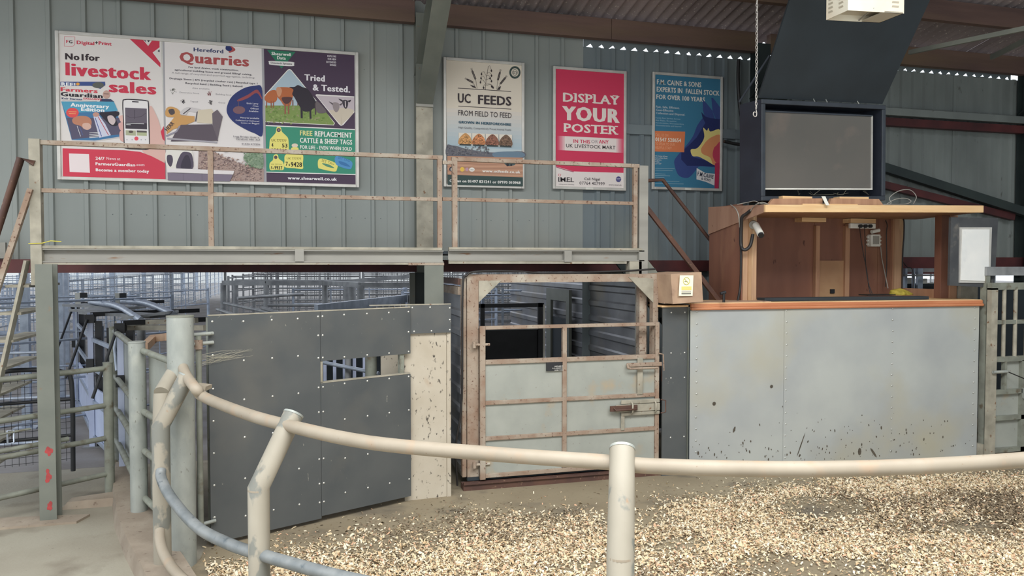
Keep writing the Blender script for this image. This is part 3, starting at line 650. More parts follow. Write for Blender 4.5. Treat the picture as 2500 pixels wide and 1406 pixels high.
# hand and phone
P.smooth([(862, 700), (930, 800), (960, 900), (990, 1000), (994, 1180), (900, 1140), (800, 1085), (850, 1000)], (220, 180, 170)); P.smooth([(600, 790), (640, 780), (660, 830), (620, 840)], (226, 186, 176)); P.smooth([(596, 850), (645, 840), (656, 900), (610, 905)], (220, 172, 166)); P.smooth([(606, 920), (650, 905), (656, 1000), (610, 990)], (222, 176, 168))
P.smooth([(650, 640), (740, 640), (835, 650), (856, 680), (862, 870), (864, 1040), (845, 1074), (750, 1072), (665, 1066), (642, 1040), (636, 860), (628, 670)], (52, 46, 54), 6)
P.smooth([(656, 648), (740, 650), (830, 658), (848, 684), (852, 870), (856, 1036), (838, 1066), (750, 1064), (670, 1058), (650, 1034), (644, 860), (637, 676)], (232, 228, 228), 6)
P.rect(712, 657, 768, (52, 46, 54), h=9); P.rect(652, 712, 838, (104, 96, 108), h=180); P.line([(735, 730), (735, 810)], 5, (70, 64, 76)); P.line([(660, 780), (700, 800), (790, 790), (830, 760)], 4, (80, 72, 84)); P.rect(656, 838, 838, (66, 60, 70), h=54); P.line([(662, 846), (815, 852)], 5, (220, 220, 220)); P.line([(662, 858), (700, 860)], 5, (220, 220, 220))
P.rect(656, 906, 744, (176, 178, 150), h=44); P.rect(752, 908, 838, (180, 186, 150), h=44); P.ell(702, 920, 20, 11, (90, 80, 76)); P.rect(752, 908, 838, (90, 84, 84), h=16); P.ell(749, 978, 18, 17, (226, 84, 100))
for x in (668, 712, 790, 826): P.ell(x, 988, 5, 5, (170, 170, 176))
P.poly([(958, 920), (984, 870), (992, 1000), (972, 980)], RED)
P.poly([(115, 1062), (640, 1078), (780, 1092), (880, 1130), (996, 1190), (998, 1332), (118, 1308)], (208, 66, 86))
P.poly([(170, 1106), (342, 1112), (350, 1272), (176, 1264)], (236, 222, 222))
P.text('24/7', 398, 1160, 476, 27, (240, 232, 232), 1.3); P.text('News at', 492, 1160, 610, 25, (240, 220, 224), .2)
P.text('FarmersGuardian', 398, 1206, 738, 26, (240, 232, 232), 1.3); P.text('.com', 742, 1212, 818, 25, (240, 220, 224), .2); P.text('Become a member today', 400, 1258, 858, 26, (240, 232, 232), 1.5)
P.done('left_print', t, label='left print: red and white paper advertisement with a phone and magazine')
P = Print(PYW-.0002, (400, 80, 3.606)); MR = (176, 84, 84)
P.poly([(-12, 66), (5, 68), (22, 1300), (8, 1300)], (170, 168, 172))
P.poly([(5, 68), (860, 130), (882, 1318), (25, 1302)], (228, 222, 220))
P.text('Hereford', 262, 162, 524, 34, (44, 56, 100), .7); P.text('Quarries', 138, 256, 750, 92, MR, 1.6)
P.smooth([(572, 118), (612, 128), (630, 152), (600, 170), (572, 172)], MR); P.smooth([(553, 108), (580, 115), (600, 140), (588, 160), (560, 158), (543, 140)], (44, 56, 110))
TX = (70, 66, 76)
P.text('For land drains, track construction,', 217, 309, 658, 15, TX, .9); P.text('agricultural building bases and ground filling/ raising.', 95, 332, 776, 15, TX, .9)
P.text('A full range of recycled and quarried aggregates, including:', 70, 358, 800, 15, (140, 134, 138), .4); P.text('Drainage Stone | 6F5 (recycled crusher run) | Recycled type 1', 50, 408, 824, 16, TX, .8); P.text('Recycled Sand | Bedding Sand | Subsoil', 190, 450, 692, 16, TX, .8)
P.text('Also available', 250, 492, 402, 13, (150, 146, 150), .3); P.text('Decorative Stone', 138, 530, 310, 13, (150, 146, 150), .3); P.text('Building Sand', 458, 546, 592, 13, (150, 146, 150), .3); P.text('Topsoil', 232, 610, 300, 13, (150, 146, 150), .3); P.text('Gravel', 480, 620, 540, 13, (150, 146, 150), .3)
for (x, y, rr, c) in ((80, 515, 34, (120, 120, 110)), (402, 535, 24, (150, 80, 84)), (166, 603, 24, (70, 64, 70)), (412, 614, 20, (110, 104, 106))):
    P.speck(x-rr, y-rr, x+rr, y+rr, 60, 5, [c, tuple(int(v*.8) for v in c)], lambda a, b, x=x, y=y, rr=rr: math.hypot(a-x, b-y) < rr*random.uniform(.4, 1))
P.smooth([(862, 484), (800, 466), (700, 490), (600, 560), (556, 650), (562, 720), (620, 790), (720, 850), (800, 885), (868, 902), (869, 700)], (48, 58, 112), 5)
P.smooth([(650, 590), (740, 545), (820, 500), (860, 560), (862, 584), (816, 530), (740, 575), (660, 604)], (150, 76, 80)); P.line([(655, 590), (658, 650)], 6, (100, 80, 96)); P.ell(662, 680, 54, 34, (126, 92, 100))
for i, tx in enumerate(('Grab Lorry', '- Crane', 'Offload', 'Available')): P.text(tx, (728, 778, 762, 748)[i], 626+23*i, 832, 14, (216, 214, 222), .6)
for i, tx in enumerate(('Material available', 'Collected or Delivered', 'Loose or Bagged')): P.text(tx, (674, 632, 680)[i], 752+23*i, 840, 13, (216, 214, 222), .6)
# loader
OR = (206, 158, 100)
P.smooth([(20, 670), (60, 650), (120, 670), (150, 720), (110, 740), (20, 735)], OR); P.smooth([(40, 680), (85, 672), (96, 710), (60, 722)], (84, 76, 80))
P.poly([(22, 830), (90, 745), (150, 725), (270, 735), (270, 780), (170, 820), (80, 850), (24, 895)], OR); P.text('HERR', 30, 868, 130, 34, (70, 60, 66), 1.4, rot=.85)
P.smooth([(140, 710), (200, 655), (300, 668), (326, 680), (270, 700), (220, 690), (190, 725)], (206, 200, 200)); P.line([(170, 715), (235, 665)], 9, (84, 78, 84)); P.line([(280, 780), (292, 700), (330, 680)], 9, (90, 84, 90))
P.poly([(300, 680), (420, 670), (440, 700), (430, 800), (292, 790)], (214, 202, 180)); P.poly([(425, 710), (470, 676), (518, 738), (490, 860), (470, 960), (430, 830)], (110, 100, 108)); P.poly([(100, 880), (150, 810), (425, 805), (478, 950), (60, 956)], (96, 86, 96)); P.line([(20, 910), (110, 870), (140, 820)], 14, (150, 146, 160)); P.line([(30, 930), (470, 965)], 14, (168, 164, 172))
P.smooth([(26, 1030), (200, 1025), (252, 1050), (240, 1200), (90, 1205), (28, 1195)], (226, 222, 214)); P.smooth([(150, 1065), (210, 1050), (250, 1080), (250, 1200), (110, 1200)], (88, 80, 96)); P.smooth([(180, 1090), (220, 1085), (240, 1190), (150, 1190)], (66, 60, 74)); P.smooth([(30, 1080), (70, 1080), (80, 1130), (60, 1180), (30, 1140)], (84, 76, 92))
P.poly([(308, 1000), (400, 1020), (560, 1110), (700, 1160), (800, 1180), (880, 1200), (880, 1316), (580, 1310), (300, 1200)], (170, 148, 140))
P.speck(308, 1005, 860, 1300, 1100, 7, [(140, 118, 116), (196, 172, 160), (120, 100, 100), (180, 150, 140)], lambda a, b: b > 1000+(a-310)*.33 and (b < 1200 or a > 590+(b-1200)*-.1))
P.smooth([(700, 1100), (740, 1050), (830, 1040), (872, 1070), (872, 1190), (800, 1185), (740, 1150)], (128, 148, 124)); P.speck(705, 1050, 870, 1185, 90, 9, [(104, 128, 100), (150, 166, 140)])
P.poly([(30, 1190), (620, 1216), (610, 1248), (32, 1228)], (228, 222, 222)); P.poly([(32, 1232), (608, 1250), (580, 1308), (35, 1298)], (128, 118, 134)); P.line([(170, 1236), (172, 1300)], 3, (104, 96, 110)); P.line([(335, 1240), (336, 1302)], 3, (104, 96, 110))
P.text('Lugg Bridge Quarry,', 612, 918, 846, 15, (96, 90, 100), .5); P.text('Hereford, HR1 3LZ', 638, 942, 848, 15, (96, 90, 100), .5); P.text('01432 277599', 686, 984, 848, 15, (96, 90, 100), .5)
P.rect(532, 1020, 562, (48, 56, 96), h=26); P.text('f', 540, 1044, 554, 20, (230, 230, 230), 1.5); P.text('@HerefordQuarriesLtd', 592, 1044, 852, 14, (96, 90, 100), .5)
P.done('middle_print', t, label='middle print: pale quarry advertisement with a loader and gravel heap')
P = Print(PYW-.0004, (400, 80, 3.606)); PU = (78, 62, 82); GR = (62, 144, 118)
P.poly([(860, 130), (880, 134), (905, 1318), (882, 1318)], (170, 168, 172))
P.poly([(880, 134), (1678, 186), (1688, 1336), (905, 1312)], PU)
P.poly([(908, 150), (1160, 168), (1036, 316)], (50, 124, 96)); P.text('Shearwell', 948, 194, 1120, 27, (236, 236, 232), 1.3); P.text('Data', 996, 232, 1074, 27, (236, 236, 232), 1.3)
P.smooth([(930, 248), (1035, 252), (1140, 258), (1146, 275), (1138, 293), (1035, 290), (935, 280), (926, 264)], (232, 230, 228)); P.text('Livestock Systems', 942, 270, 1128, 16, (66, 54, 70), .9)
for i, tx in enumerate(('EXPLORE', 'OUR NEW', 'EXTENDED', 'RANGE')): P.text(tx, (1440, 1442, 1430, 1462)[i], 212+26*i, 1518, 17, (226, 220, 226), .9)
P.text('Tried', 1238, 418, 1418, 56, (236, 232, 236), 1.3); P.text('& Tested.', 1310, 506, 1640, 56, (236, 232, 236), 1.3)
P.poly([(888, 548), (1090, 325), (1105, 320), (1122, 326), (1506, 795), (1496, 815), (895, 786)], (236, 234, 226)); P.poly([(890, 556), (1092, 333), (1106, 327), (1118, 332), (1500, 796), (1492, 810), (895, 780)], (176, 194, 206)); P.poly([(892, 640), (1385, 640), (1500, 796), (1492, 810), (895, 780)], (128, 150, 84))
P.speck(895, 650, 1480, 800, 160, 10, [(108, 134, 70), (146, 164, 100), (150, 150, 110)], lambda a, b: a < 900+(b-400)*1.5)
BR = (184, 106, 66); BK_ = (52, 46, 56)
P.smooth([(890, 560), (930, 515), (980, 505), (1000, 540), (990, 600), (940, 620), (895, 600)], BR)
for x in (905, 945, 965): P.line([(x, 600), (x, 660)], 9, (150, 90, 66))
P.smooth([(990, 490), (1030, 478), (1130, 488), (1140, 540), (1125, 600), (1110, 640), (1060, 640), (1030, 600), (1000, 560)], BR); P.smooth([(990, 490), (1020, 478), (1040, 510), (1022, 560), (1000, 550)], (206, 150, 116))
for x in (1068, 1098): P.line([(x, 600), (x, 715)], 13, (150, 96, 76))
for x in (1136, 1180): P.line([(x, 590), (x, 640)], 9, (120, 60, 50))
P.smooth([(1040, 570), (1130, 570), (1100, 620), (1060, 620)], (90, 60, 60))
P.smooth([(1104, 478), (1150, 476), (1180, 460), (1220, 478), (1270, 500), (1330, 590), (1350, 650), (1310, 670), (1290, 690), (1230, 690), (1190, 640), (1150, 570), (1130, 540), (1140, 500)], BK_)
P.line([(1212, 660), (1214, 752)], 18, BK_); P.line([(1288, 660), (1292, 756)], 16, BK_); P.line([(1335, 620), (1336, 720)], 12, (84, 70, 76)); P.smooth([(1340, 600), (1400, 650), (1430, 700), (1350, 700)], (110, 100, 104))
P.poly([(1334, 548), (1344, 541), (1676, 560), (1677, 700), (1580, 812), (1560, 820), (1542, 806)], (236, 232, 228)); P.poly([(1342, 552), (1676, 568), (1677, 690), (1572, 808), (1558, 812)], (196, 184, 190))
P.smooth([(1455, 690), (1490, 680), (1560, 660), (1676, 690), (1570, 806), (1556, 808)], (206, 194, 176)); P.smooth([(1486, 620), (1515, 612), (1545, 630), (1540, 680), (1515, 700), (1492, 670)], (150, 138, 140)); P.smooth([(1452, 605), (1486, 620), (1484, 634)], (96, 88, 92)); P.smooth([(1545, 632), (1572, 618), (1560, 640)], (96, 88, 92))
P.smooth([(1570, 600), (1600, 590), (1622, 606), (1618, 650), (1600, 670), (1578, 640)], (70, 64, 72)); P.smooth([(1536, 580), (1572, 592), (1566, 606)], (60, 54, 62)); P.smooth([(1618, 600), (1648, 590), (1636, 612)], (60, 54, 62)); P.line([(1597, 600), (1600, 655)], 8, (210, 200, 200))
P.poly([(897, 812), (1680, 848), (1684, 856), (897, 821)], (236, 234, 230)); P.poly([(897, 821), (1684, 856), (1687, 1244), (903, 1222)], GR); P.poly([(903, 1222), (1687, 1244), (1687, 1252), (903, 1230)], (236, 234, 230))
YL = (232, 222, 124)
P.smooth([(990, 850), (996, 832), (1012, 828), (1030, 836), (1040, 870), (1070, 900), (1094, 930), (1100, 990), (1098, 1050), (1090, 1056), (1010, 1054), (934, 1048), (930, 990), (936, 940), (960, 910), (984, 880)], YL); P.ell(1011, 856, 18, 18, (96, 80, 84)); P.ell(1011, 856, 8, 8, (150, 130, 130))
P.text('UK 777777', 946, 956, 1080, 22, (120, 110, 50), .5); P.text('4', 948, 1004, 964, 36, (50, 44, 40), .8); P.text('53', 1040, 1008, 1088, 34, (50, 44, 40), .8); P.text('100000', 950, 1046, 1086, 30, (50, 44, 40), .8)
P.ell(1153, 992, 28, 18, (226, 210, 190)); P.smooth([(1128, 1010), (1180, 1010), (1190, 1040), (1226, 1080), (1224, 1150), (1222, 1198), (1150, 1192), (1064, 1182), (1062, 1130), (1066, 1080), (1110, 1048)], YL); P.text('UK 777777', 1082, 1114, 1210, 18, (120, 110, 50), .5); P.text('7', 1072, 1170, 1092, 36, (44, 40, 36), .8); P.text('o', 1098, 1172, 1112, 30, (44, 40, 36), .8); P.text('9428', 1118, 1178, 1216, 42, (44, 40, 36), .9)
P.smooth([(966, 1082), (984, 1070), (1004, 1076), (1014, 1110), (1050, 1140), (1054, 1204), (990, 1206), (936, 1206), (932, 1150), (960, 1120)], YL); P.ell(985, 1096, 15, 15, (96, 80, 84)); P.text('UK 777777', 944, 1162, 1040, 11, (140, 130, 60), .4); P.text('5', 942, 1200, 956, 26, (44, 40, 36), .8); P.text('o', 960, 1200, 970, 20, (44, 40, 36), .8); P.text('9937', 974, 1202, 1044, 32, (44, 40, 36), .8)
P.text('FREE', 1198, 902, 1308, 44, (226, 222, 150), .7); P.text('REPLACEMENT', 1328, 910, 1656, 46, (236, 236, 230), .9); P.text('CATTLE & SHEEP TAGS', 1198, 966, 1658, 44, (236, 236, 230), .9); P.text('FOR LIFE - EVEN WHEN SOLD', 1200, 1020, 1656, 32, (236, 236, 230), .8); P.line([(1230, 1050), (1640, 1064)], 7, (140, 190, 170))
P.smooth([(1360, 1120), (1400, 1108), (1520, 1150), (1524, 1200), (1500, 1222), (1380, 1198), (1358, 1180)], (232, 222, 124)); P.smooth([(1392, 1150), (1450, 1158), (1500, 1190), (1440, 1180)], (90, 146, 116)); P.text('SET TAG', 1386, 1132, 1500, 22, (150, 140, 70), .6, rot=-.27)
P.smooth([(1508, 1096), (1540, 1086), (1650, 1130), (1656, 1180), (1630, 1202), (1530, 1170), (1506, 1130)], (84, 146, 196)); P.smooth([(1540, 1130), (1600, 1145), (1640, 1180), (1560, 1160)], (60, 116, 170)); P.text('SET TAG', 1532, 1106, 1638, 22, (60, 110, 160), .6, rot=-.27)
P.text('www.shearwell.co.uk', 1090, 1290, 1524, 28, (236, 232, 236), 1.3)
P.done('right_print', t, label='right print: purple and green cattle tag advertisement')
# --- cereal poster
t, ex = framed('poster', ((1082, 139), (1280, 461)), 'tall cream framed poster with wheat drawing and farmland below')
P = Print(PYW, (1060, 120, 3.906)); DK = (62, 54, 58)
P.poly([(108, 92), (842, 145), (846, 1308), (128, 1300)], (222, 212, 196))
for i in range(10):
    y = 560+i*38; P.rect(116+i, y, 845, tuple(int(a+(b-a)*i/9) for a, b in zip((218, 210, 200), (170, 190, 200))), h=40)
P.rect(126, 930, 845, (190, 204, 208), h=60)
P.ell(770, 222, 54, 60, (66, 80, 76), 28); P.ell(770, 222, 36, 40, (222, 212, 196), 28); P.ell(770, 222, 26, 30, (66, 80, 76)); P.ell(770, 222, 22, 26, (222, 212, 196)); P.text('03', 752, 236, 788, 28, (66, 80, 76), .4)
P.line([(226, 371), (734, 404)], 6, DK); P.line([(230, 543), (736, 572)], 6, DK)
def ear(x0, y0, x1, y1, n=9, w=13):
    dx, dy = (x1-x0)/n, (y1-y0)/n; L = math.hypot(dx, dy); nx, ny = -dy/L, dx/L
    for i in range(n):
        cx, cy = x0+dx*i, y0+dy*i
        for s_ in (-1, 1): P.poly([(cx, cy), (cx+nx*w*.8*s_+dx*.9, cy+ny*w*.8*s_+dy*.9), (cx+dx*2.2+nx*w*.3*s_, cy+dy*2.2+ny*w*.3*s_)], DK)
    for s_ in (-.5, 0, .6): P.line([(x1, y1), (x1+dx*4+nx*16*s_, y1+dy*4+ny*16*s_)], 2, DK)
ear(396, 292, 366, 215); ear(374, 320, 318, 290); ear(606, 300, 626, 226); ear(628, 335, 674, 278)
P.line([(396, 290), (410, 376)], 2.5, DK); P.line([(372, 320), (400, 376)], 2.5, DK); P.line([(606, 300), (596, 386)], 2.5, DK); P.line([(628, 335), (600, 388)], 2.5, DK); P.poly([(340, 338), (384, 352), (402, 374), (366, 362)], DK); P.poly([(600, 388), (620, 360), (638, 352), (626, 388)], DK); P.line([(489, 385), (494, 300), (516, 165)], 3, DK)
for (x0, y0, x1, y1) in ((500, 262, 450, 222), (505, 230, 545, 238), (494, 300, 446, 262), (497, 290, 545, 290), (492, 330, 440, 300), (493, 335, 548, 340), (516, 165, 544, 190), (498, 256, 532, 262), (492, 345, 470, 352), (495, 345, 560, 350)):
    mx, my = (x0+x1)/2, min(y0, y1)-8; P.line([(x0, y0), (mx, my), (x1, y1)], 2.2, DK); P.poly([(x1, y1), (x1-7, y1+18), (x1+4, y1+30), (x1+10, y1+14)], DK)
P.text('UC', 226, 507, 348, 90, DK, .9); P.text('FEEDS', 418, 520, 736, 88, DK, .9); P.text('FROM FIELD TO FEED', 230, 630, 738, 52, DK, .0); P.text('GROWN IN HEREFORDSHIRE', 233, 706, 734, 25, (40, 84, 104), 1.2); P.text('High Quality, Competitively Priced Animal Feeds', 232, 754, 734, 19, (110, 112, 118), .1)
for i, cc_ in enumerate(((200, 150, 96), (196, 132, 90), (142, 98, 82), (120, 96, 80))):
    x = 233+129*i; P.rect(x, 796+5*i, x+122, (226, 218, 204), h=118); P.smooth([(x+4, 905+5*i), (x+8, 850+5*i), (x+50, 806+5*i), (x+80, 806+5*i), (x+118, 850+5*i), (x+118, 908+5*i)], cc_)
    P.speck(x+8, 812+5*i, x+114, 905+5*i, 120, 7, [tuple(int(min(255, v*q)) for v in cc_) for q in (.7, .85, 1.15, 1.25)], lambda a, b, x=x, i=i: b > 812+5*i+abs(a-x-62)*.8); P.rect(x+8, 902+5*i, x+118, (60, 66, 66), h=13)
P.smooth([(122, 915), (170, 918), (220, 925), (300, 950), (420, 970), (560, 985), (842, 975), (842, 1040), (560, 1050), (300, 1040), (124, 1020)], (104, 104, 112)); P.smooth([(560, 990), (700, 975), (842, 985), (842, 1030), (600, 1035)], (110, 132, 150)); P.speck(125, 930, 520, 1010, 120, 9, [(84, 84, 92), (120, 118, 120)])
P.poly([(125, 1018), (845, 1035), (846, 1222), (128, 1196)], (186, 142, 116))
for i in range(7): P.line([(126, 1060+20*i), (480, 1080+20*i), (845, 1060+24*i)], 5, ((206, 164, 138), (160, 118, 100))[i % 2])
P.poly([(570, 1068), (660, 1062), (672, 1084), (575, 1084)], (90, 104, 100)); P.smooth([(668, 1070), (770, 1064), (772, 1100), (740, 1112), (690, 1110)], (78, 96, 96)); P.ell(700, 1102, 14, 14, (50, 50, 56)); P.ell(735, 1104, 10, 10, (50, 50, 56))
P.ell(163, 1144, 20, 22, (60, 60, 70)); P.text('f', 156, 1160, 170, 28, (236, 230, 220), 1); P.ell(267, 1146, 20, 22, (230, 190, 84)); P.ell(313, 1146, 14, 17, (190, 150, 170)); P.ell(360, 1148, 26, 20, (232, 228, 220)); P.text('OFVO', 346, 1156, 376, 12, (90, 90, 96), .6)
P.text('www.ucfeeds.co.uk', 458, 1172, 822, 26, (238, 232, 224), 1.0)
P.poly([(128, 1196), (846, 1222), (846, 1308), (130, 1292)], (60, 78, 76)); P.text('Call us on 01497 831241 or 07970 010968', 147, 1266, 824, 26, (232, 230, 226), 1.0)
P.done('print', t)
# --- red poster
t, ex = framed('poster', ((1350, 161), (1528, 466)), 'framed red poster with large white lettering and a white foot')
P = Print(PYW, (1060, 120, 3.906)); PK = (206, 60, 92)
P.poly([(1158, 178), (1838, 220), (1812, 1326), (1160, 1318)], (226, 218, 214)); P.poly([(1158, 178), (1838, 220), (1813, 1180), (1330, 1166), (1240, 1140), (1160, 1118)], PK); P.line([(1164, 1124), (1240, 1148), (1330, 1170)], 8, (170, 90, 110))
P.text('DISPLAY', 1228, 498, 1768, 86, (232, 222, 214), .75)
P.text('YOUR', 1218, 672, 1770, 136, (232, 222, 214), 1.9); P.text('POSTER', 1236, 786, 1748, 82, (232, 222, 214), .75)
def slab(word, x0, yb, x1, cap, col):   # bracket serifs on the straight stems
    vs, fs = text_geo(word, .75); mn = min(v[0] for v in vs); mx_ = max(v[0] for v in vs); slope = .056
    stems = {'D': (0,), 'I': (0,), 'P': (0,), 'L': (0,), 'A': (0, 1), 'Y': (.5,), 'T': (.5,), 'E': (0,), 'R': (0, 1)}
    cum = []; pre = ''
    for ch in word:
        a = max([v[0] for v in text_geo(pre, .75)[0]]) if pre else mn
        pre += ch; b = max([v[0] for v in text_geo(pre, .75)[0]]); cum.append((ch, a, b))
    for ch, a, b in cum:
        for st_ in stems.get(ch, ()):
            c = a+(b-a)*(.22 if st_ == 0 and ch not in 'AI' else (.12 if ch == 'A' and st_ == 0 else (.9 if st_ == 1 else .55)))
            px = x0+(c-mn)/(mx_-mn)*(x1-x0); hw = (x1-x0)/len(word)*.20; yy = yb+(px-x0)*slope
            P.rect(px-hw, yy-10, px+hw, col, h=10)
            if ch in 'DIPLERY': P.rect(px-hw*(1.7 if ch == 'Y' else 1), yy-cap, px+hw*(1.7 if ch == 'Y' else .8), col, h=9)
slab('DISPLAY', 1228, 498, 1768, 86, (232, 222, 214)); slab('POSTER', 1236, 786, 1748, 82, (232, 222, 214))
for i in range(6): P.rect(1176+14*i, 826+i*.6, 1808-14*i, tuple(int(a+(b-a)*(i+1)/6) for a, b in zip(PK, (230, 218, 214))), h=136)
P.text('IN THIS', 1328, 892, 1488, 34, PK, .7); P.text('OR', 1498, 896, 1562, 34, (150, 140, 144), .2); P.text('ANY', 1570, 898, 1664, 34, PK, .7); P.text('UK LIVESTOCK MART', 1258, 935, 1728, 34, (52, 44, 50), .6)
P.line([(1188, 1188), (1208, 1192), (1202, 1212), (1184, 1206), (1188, 1188)], 3, PK); P.text('IMEL', 1184, 1262, 1334, 44, (50, 44, 50), .6)
for x in (1188, 1214, 1262, 1290): P.rect(x-6, 1258, x+12, (50, 44, 50), h=5)
P.text('running poster advertising', 1186, 1290, 1334, 10, (150, 144, 148), .2); P.text('Call Nigel', 1432, 1248, 1582, 26, (70, 62, 68), .5); P.text('07764 407999', 1386, 1290, 1626, 30, (90, 82, 88), .1); P.ell(1758, 1240, 25, 27, (74, 74, 130)); P.line([(1738, 1232), (1778, 1234)], 4, (200, 200, 214)); P.line([(1740, 1246), (1776, 1248)], 4, (200, 200, 214)); P.text('www.imel.uk', 1664, 1298, 1788, 14, (120, 110, 118), .4)
P.done('print', t)
MB().box((ex[0]+ex[1])/2-.06, (ex[0]+ex[1])/2+.04, PYW-.017, PYW-.01, ex[2]+.002, ex[2]+.03).build('clip_tab', M['white'], t)
# --- teal poster
t, ex = framed('poster', ((1593, 175), (1762, 467)), 'framed teal poster with navy horse head and orange square')
P = Print(PYW, (1560, 150, 4.26)); TE = (62, 120, 150); NV = (40, 48, 96); BL = (58, 74, 130)
P.poly([(160, 124), (870, 158), (825, 1336), (134, 1328)], TE)
W_ = (222, 218, 208)
P.text('F.M. CAINE & SONS', 186, 236, 648, 52, W_, .7); P.text('EXPERTS IN  FALLEN STOCK', 184, 312, 838, 52, W_, .7); P.text('FOR OVER 100 YEARS', 181, 388, 686, 48, W_, .7)
for i, (tx, x1) in enumerate((('Fast, Safe, Efficient.', 422), ('Cost-Effective', 358), ('Collection and Disposal.', 480))): P.text(tx, 177, 480+33*i, x1, 22, (196, 204, 208), .6)
for i, (tx, x1) in enumerate((('Family Run Service Across', 430), ('Mid Wales, Shropshire,', 392), ('Herefordshire, Worcestershire,', 470), ('Gloucestershire and beyond', 440))): P.text(tx, 174, 592+26*i, x1, 15, (150, 180, 196), .5)
# horse head
P.smooth([(610, 660), (690, 570), (780, 600), (846, 720), (840, 1080), (780, 1100), (640, 1090), (600, 1120), (540, 1190), (490, 1212), (420, 1190), (385, 1130), (366, 1040), (400, 980), (470, 900), (560, 780)], BL, 5)
P.poly([(664, 405), (690, 420), (762, 510), (790, 600), (690, 600), (664, 500)], BL); P.poly([(752, 378), (770, 380), (846, 480), (846, 640), (800, 600), (766, 520)], BL)
P.poly([(648, 524), (690, 572), (745, 590), (846, 600), (846, 730), (700, 760), (660, 860), (560, 930), (545, 990), (700, 1030), (800, 1070), (790, 1092), (640, 1085), (500, 1085), (440, 1020), (440, 940), (520, 870), (600, 790), (690, 640), (660, 580)], NV)
P.smooth([(668, 690), (706, 720), (722, 692), (745, 730), (850, 720), (850, 1000), (800, 1080), (700, 1030), (620, 990), (560, 985), (538, 940), (545, 912), (600, 905), (650, 850), (680, 780)], (222, 206, 130), 4)
P.smooth([(700, 830), (760, 785), (850, 775), (850, 1000), (830, 1080), (770, 1070), (740, 1000), (660, 960), (646, 910), (670, 870)], (214, 142, 98), 4)
P.smooth([(800, 880), (850, 840), (850, 1060), (800, 1050), (766, 980), (780, 900)], (190, 66, 90), 3); P.poly([(790, 1060), (842, 1050), (826, 1334), (786, 1333)], (176, 50, 84))
P.poly([(152, 722), (480, 730), (470, 944), (146, 936)], (216, 126, 84)); P.text('CALL US ON', 170, 776, 304, 30, (230, 166, 130), .4); P.text('01547 528654', 170, 828, 438, 40, (232, 222, 206), .9); P.text('TO SPEAK TO OUR', 168, 868, 372, 28, (230, 166, 130), .4); P.text('HELPFUL STAFF', 168, 908, 340, 28, (230, 166, 130), .4)
for i, x1 in enumerate((300, 298, 236, 212, 232)): P.text(('F.M. Caine & Sons,', 'Store-y-Nant Bank,', 'Knighton,', 'Powys', 'LD7 1DP')[i], 166, 988+20*i, x1, 13, (206, 212, 214), .5)
for y, x1 in ((1110, 370), (1130, 350), (1166, 276), (1184, 324), (1202, 264), (1242, 420), (1268, 464)): P.line([(166, y), (x1, y+6)], 6, (130, 168, 186))
P.poly([(600, 1108), (690, 1160), (790, 1168), (784, 1290), (690, 1250), (598, 1226)], (216, 214, 214)); P.text('F.M.CAINE', 606, 1186, 776, 44, (58, 66, 84), .9, rot=-.16); P.text('& SONS', 646, 1228, 744, 26, (58, 66, 84), .9, rot=-.16)
P.done('print', t)
MB().box((ex[0]+ex[1])/2-.04, (ex[0]+ex[1])/2+.05, PYW-.017, PYW-.01, ex[2]+.002, ex[2]+.03).build('clip_tab', M['white'], t)

# ------------------------------------------------------------------ cattle crate with its gate
CY = 7.18
cr = empty('cattle_crate', (2.55, CY+.1, 0), 'rusty framed cattle crate with corrugated sides below the walkway', 'crate')
XA, XB = 1.54, 3.57
MB().box(XA, XA+.115, CY, CY+.08, .12, 2.02).build('frame_post', M['rusty'], cr, bevel=.004)
MB().box(XA-.045, XA-.005, CY+.02, CY+.095, .12, 2.06).build('frame_post', M['rusty'], cr)
MB().box(XB-.06, XB, CY, CY+.08, .12, 2.02).build('frame_post', M['rusty'], cr)
MB().box(XB-.17, XB-.09, CY+.09, CY+.17, .12, 2.05).build('frame_post', M['rusty'], cr)
MB().box(XA, XB, CY, CY+.08, 2.02, 2.10).build('top_rail', M['rusty'], cr)
MB().prism([(XA+.115, CY-.008, 2.04), (XA+.34, CY-.008, 2.04), (XA+.115, CY-.008, 1.83)], (0, .01, 0)).build('gusset_plate', M['old_paint'], cr)
MB().prism([(XB-.06, CY-.008, 2.05), (XB-.34, CY-.008, 2.07), (XB-.06, CY-.008, 1.80)], (0, .01, 0)).build('gusset_plate', M['old_paint'], cr)
m_ = MB(); m_.box(XA-.05, XB+.02, CY-.05, CY+.08, .0, .06); m_.box(XA-.05, XB, CY-.07, CY-.02, .065, .085)
m_.build('floor_beam', M['rusty_dark'], cr)
m_ = MB(); m_.box(XA, XB, CY+.0, CY+2.2, .085, .12); m_.build('crate_floor', M['black_soft'], cr)
def hcorr(x, y0, y1, z0, z1, sgn, mt, pitch=.19, name='corrugated_sheet'):
    pr = [(z0, 0)]; z = z0+.05
    while z < z1-.08: pr += [(z, 0), (z+.018, 1), (z+.07, 1), (z+.088, 0)]; z += pitch
    pr.append((z1, 0)); vs = []; fs = []
    for (zz, d) in pr: vs += [(x+sgn*.022*d, y0, zz), (x+sgn*.022*d, y1, zz)]
    for i in range(len(pr)-1): fs.append((2*i, 2*i+1, 2*i+3, 2*i+2))
    o = MB().add(vs, fs).build(name, mt, cr); sm = o.modifiers.new('t', 'SOLIDIFY'); sm.thickness = .003
    return o
hcorr(XA-.03, CY+.1, CY+2.1, .1, 1.90, -1, M['corr_metal'])
hcorr(XB-.04, CY+.18, CY+5.6, .1, 2.0, -1, M['corr_metal'])
MB().box(XA-.07, XA-.02, CY+.1, CY+2.1, 1.9, 1.98).build('side_rail', M['rusty'], cr)
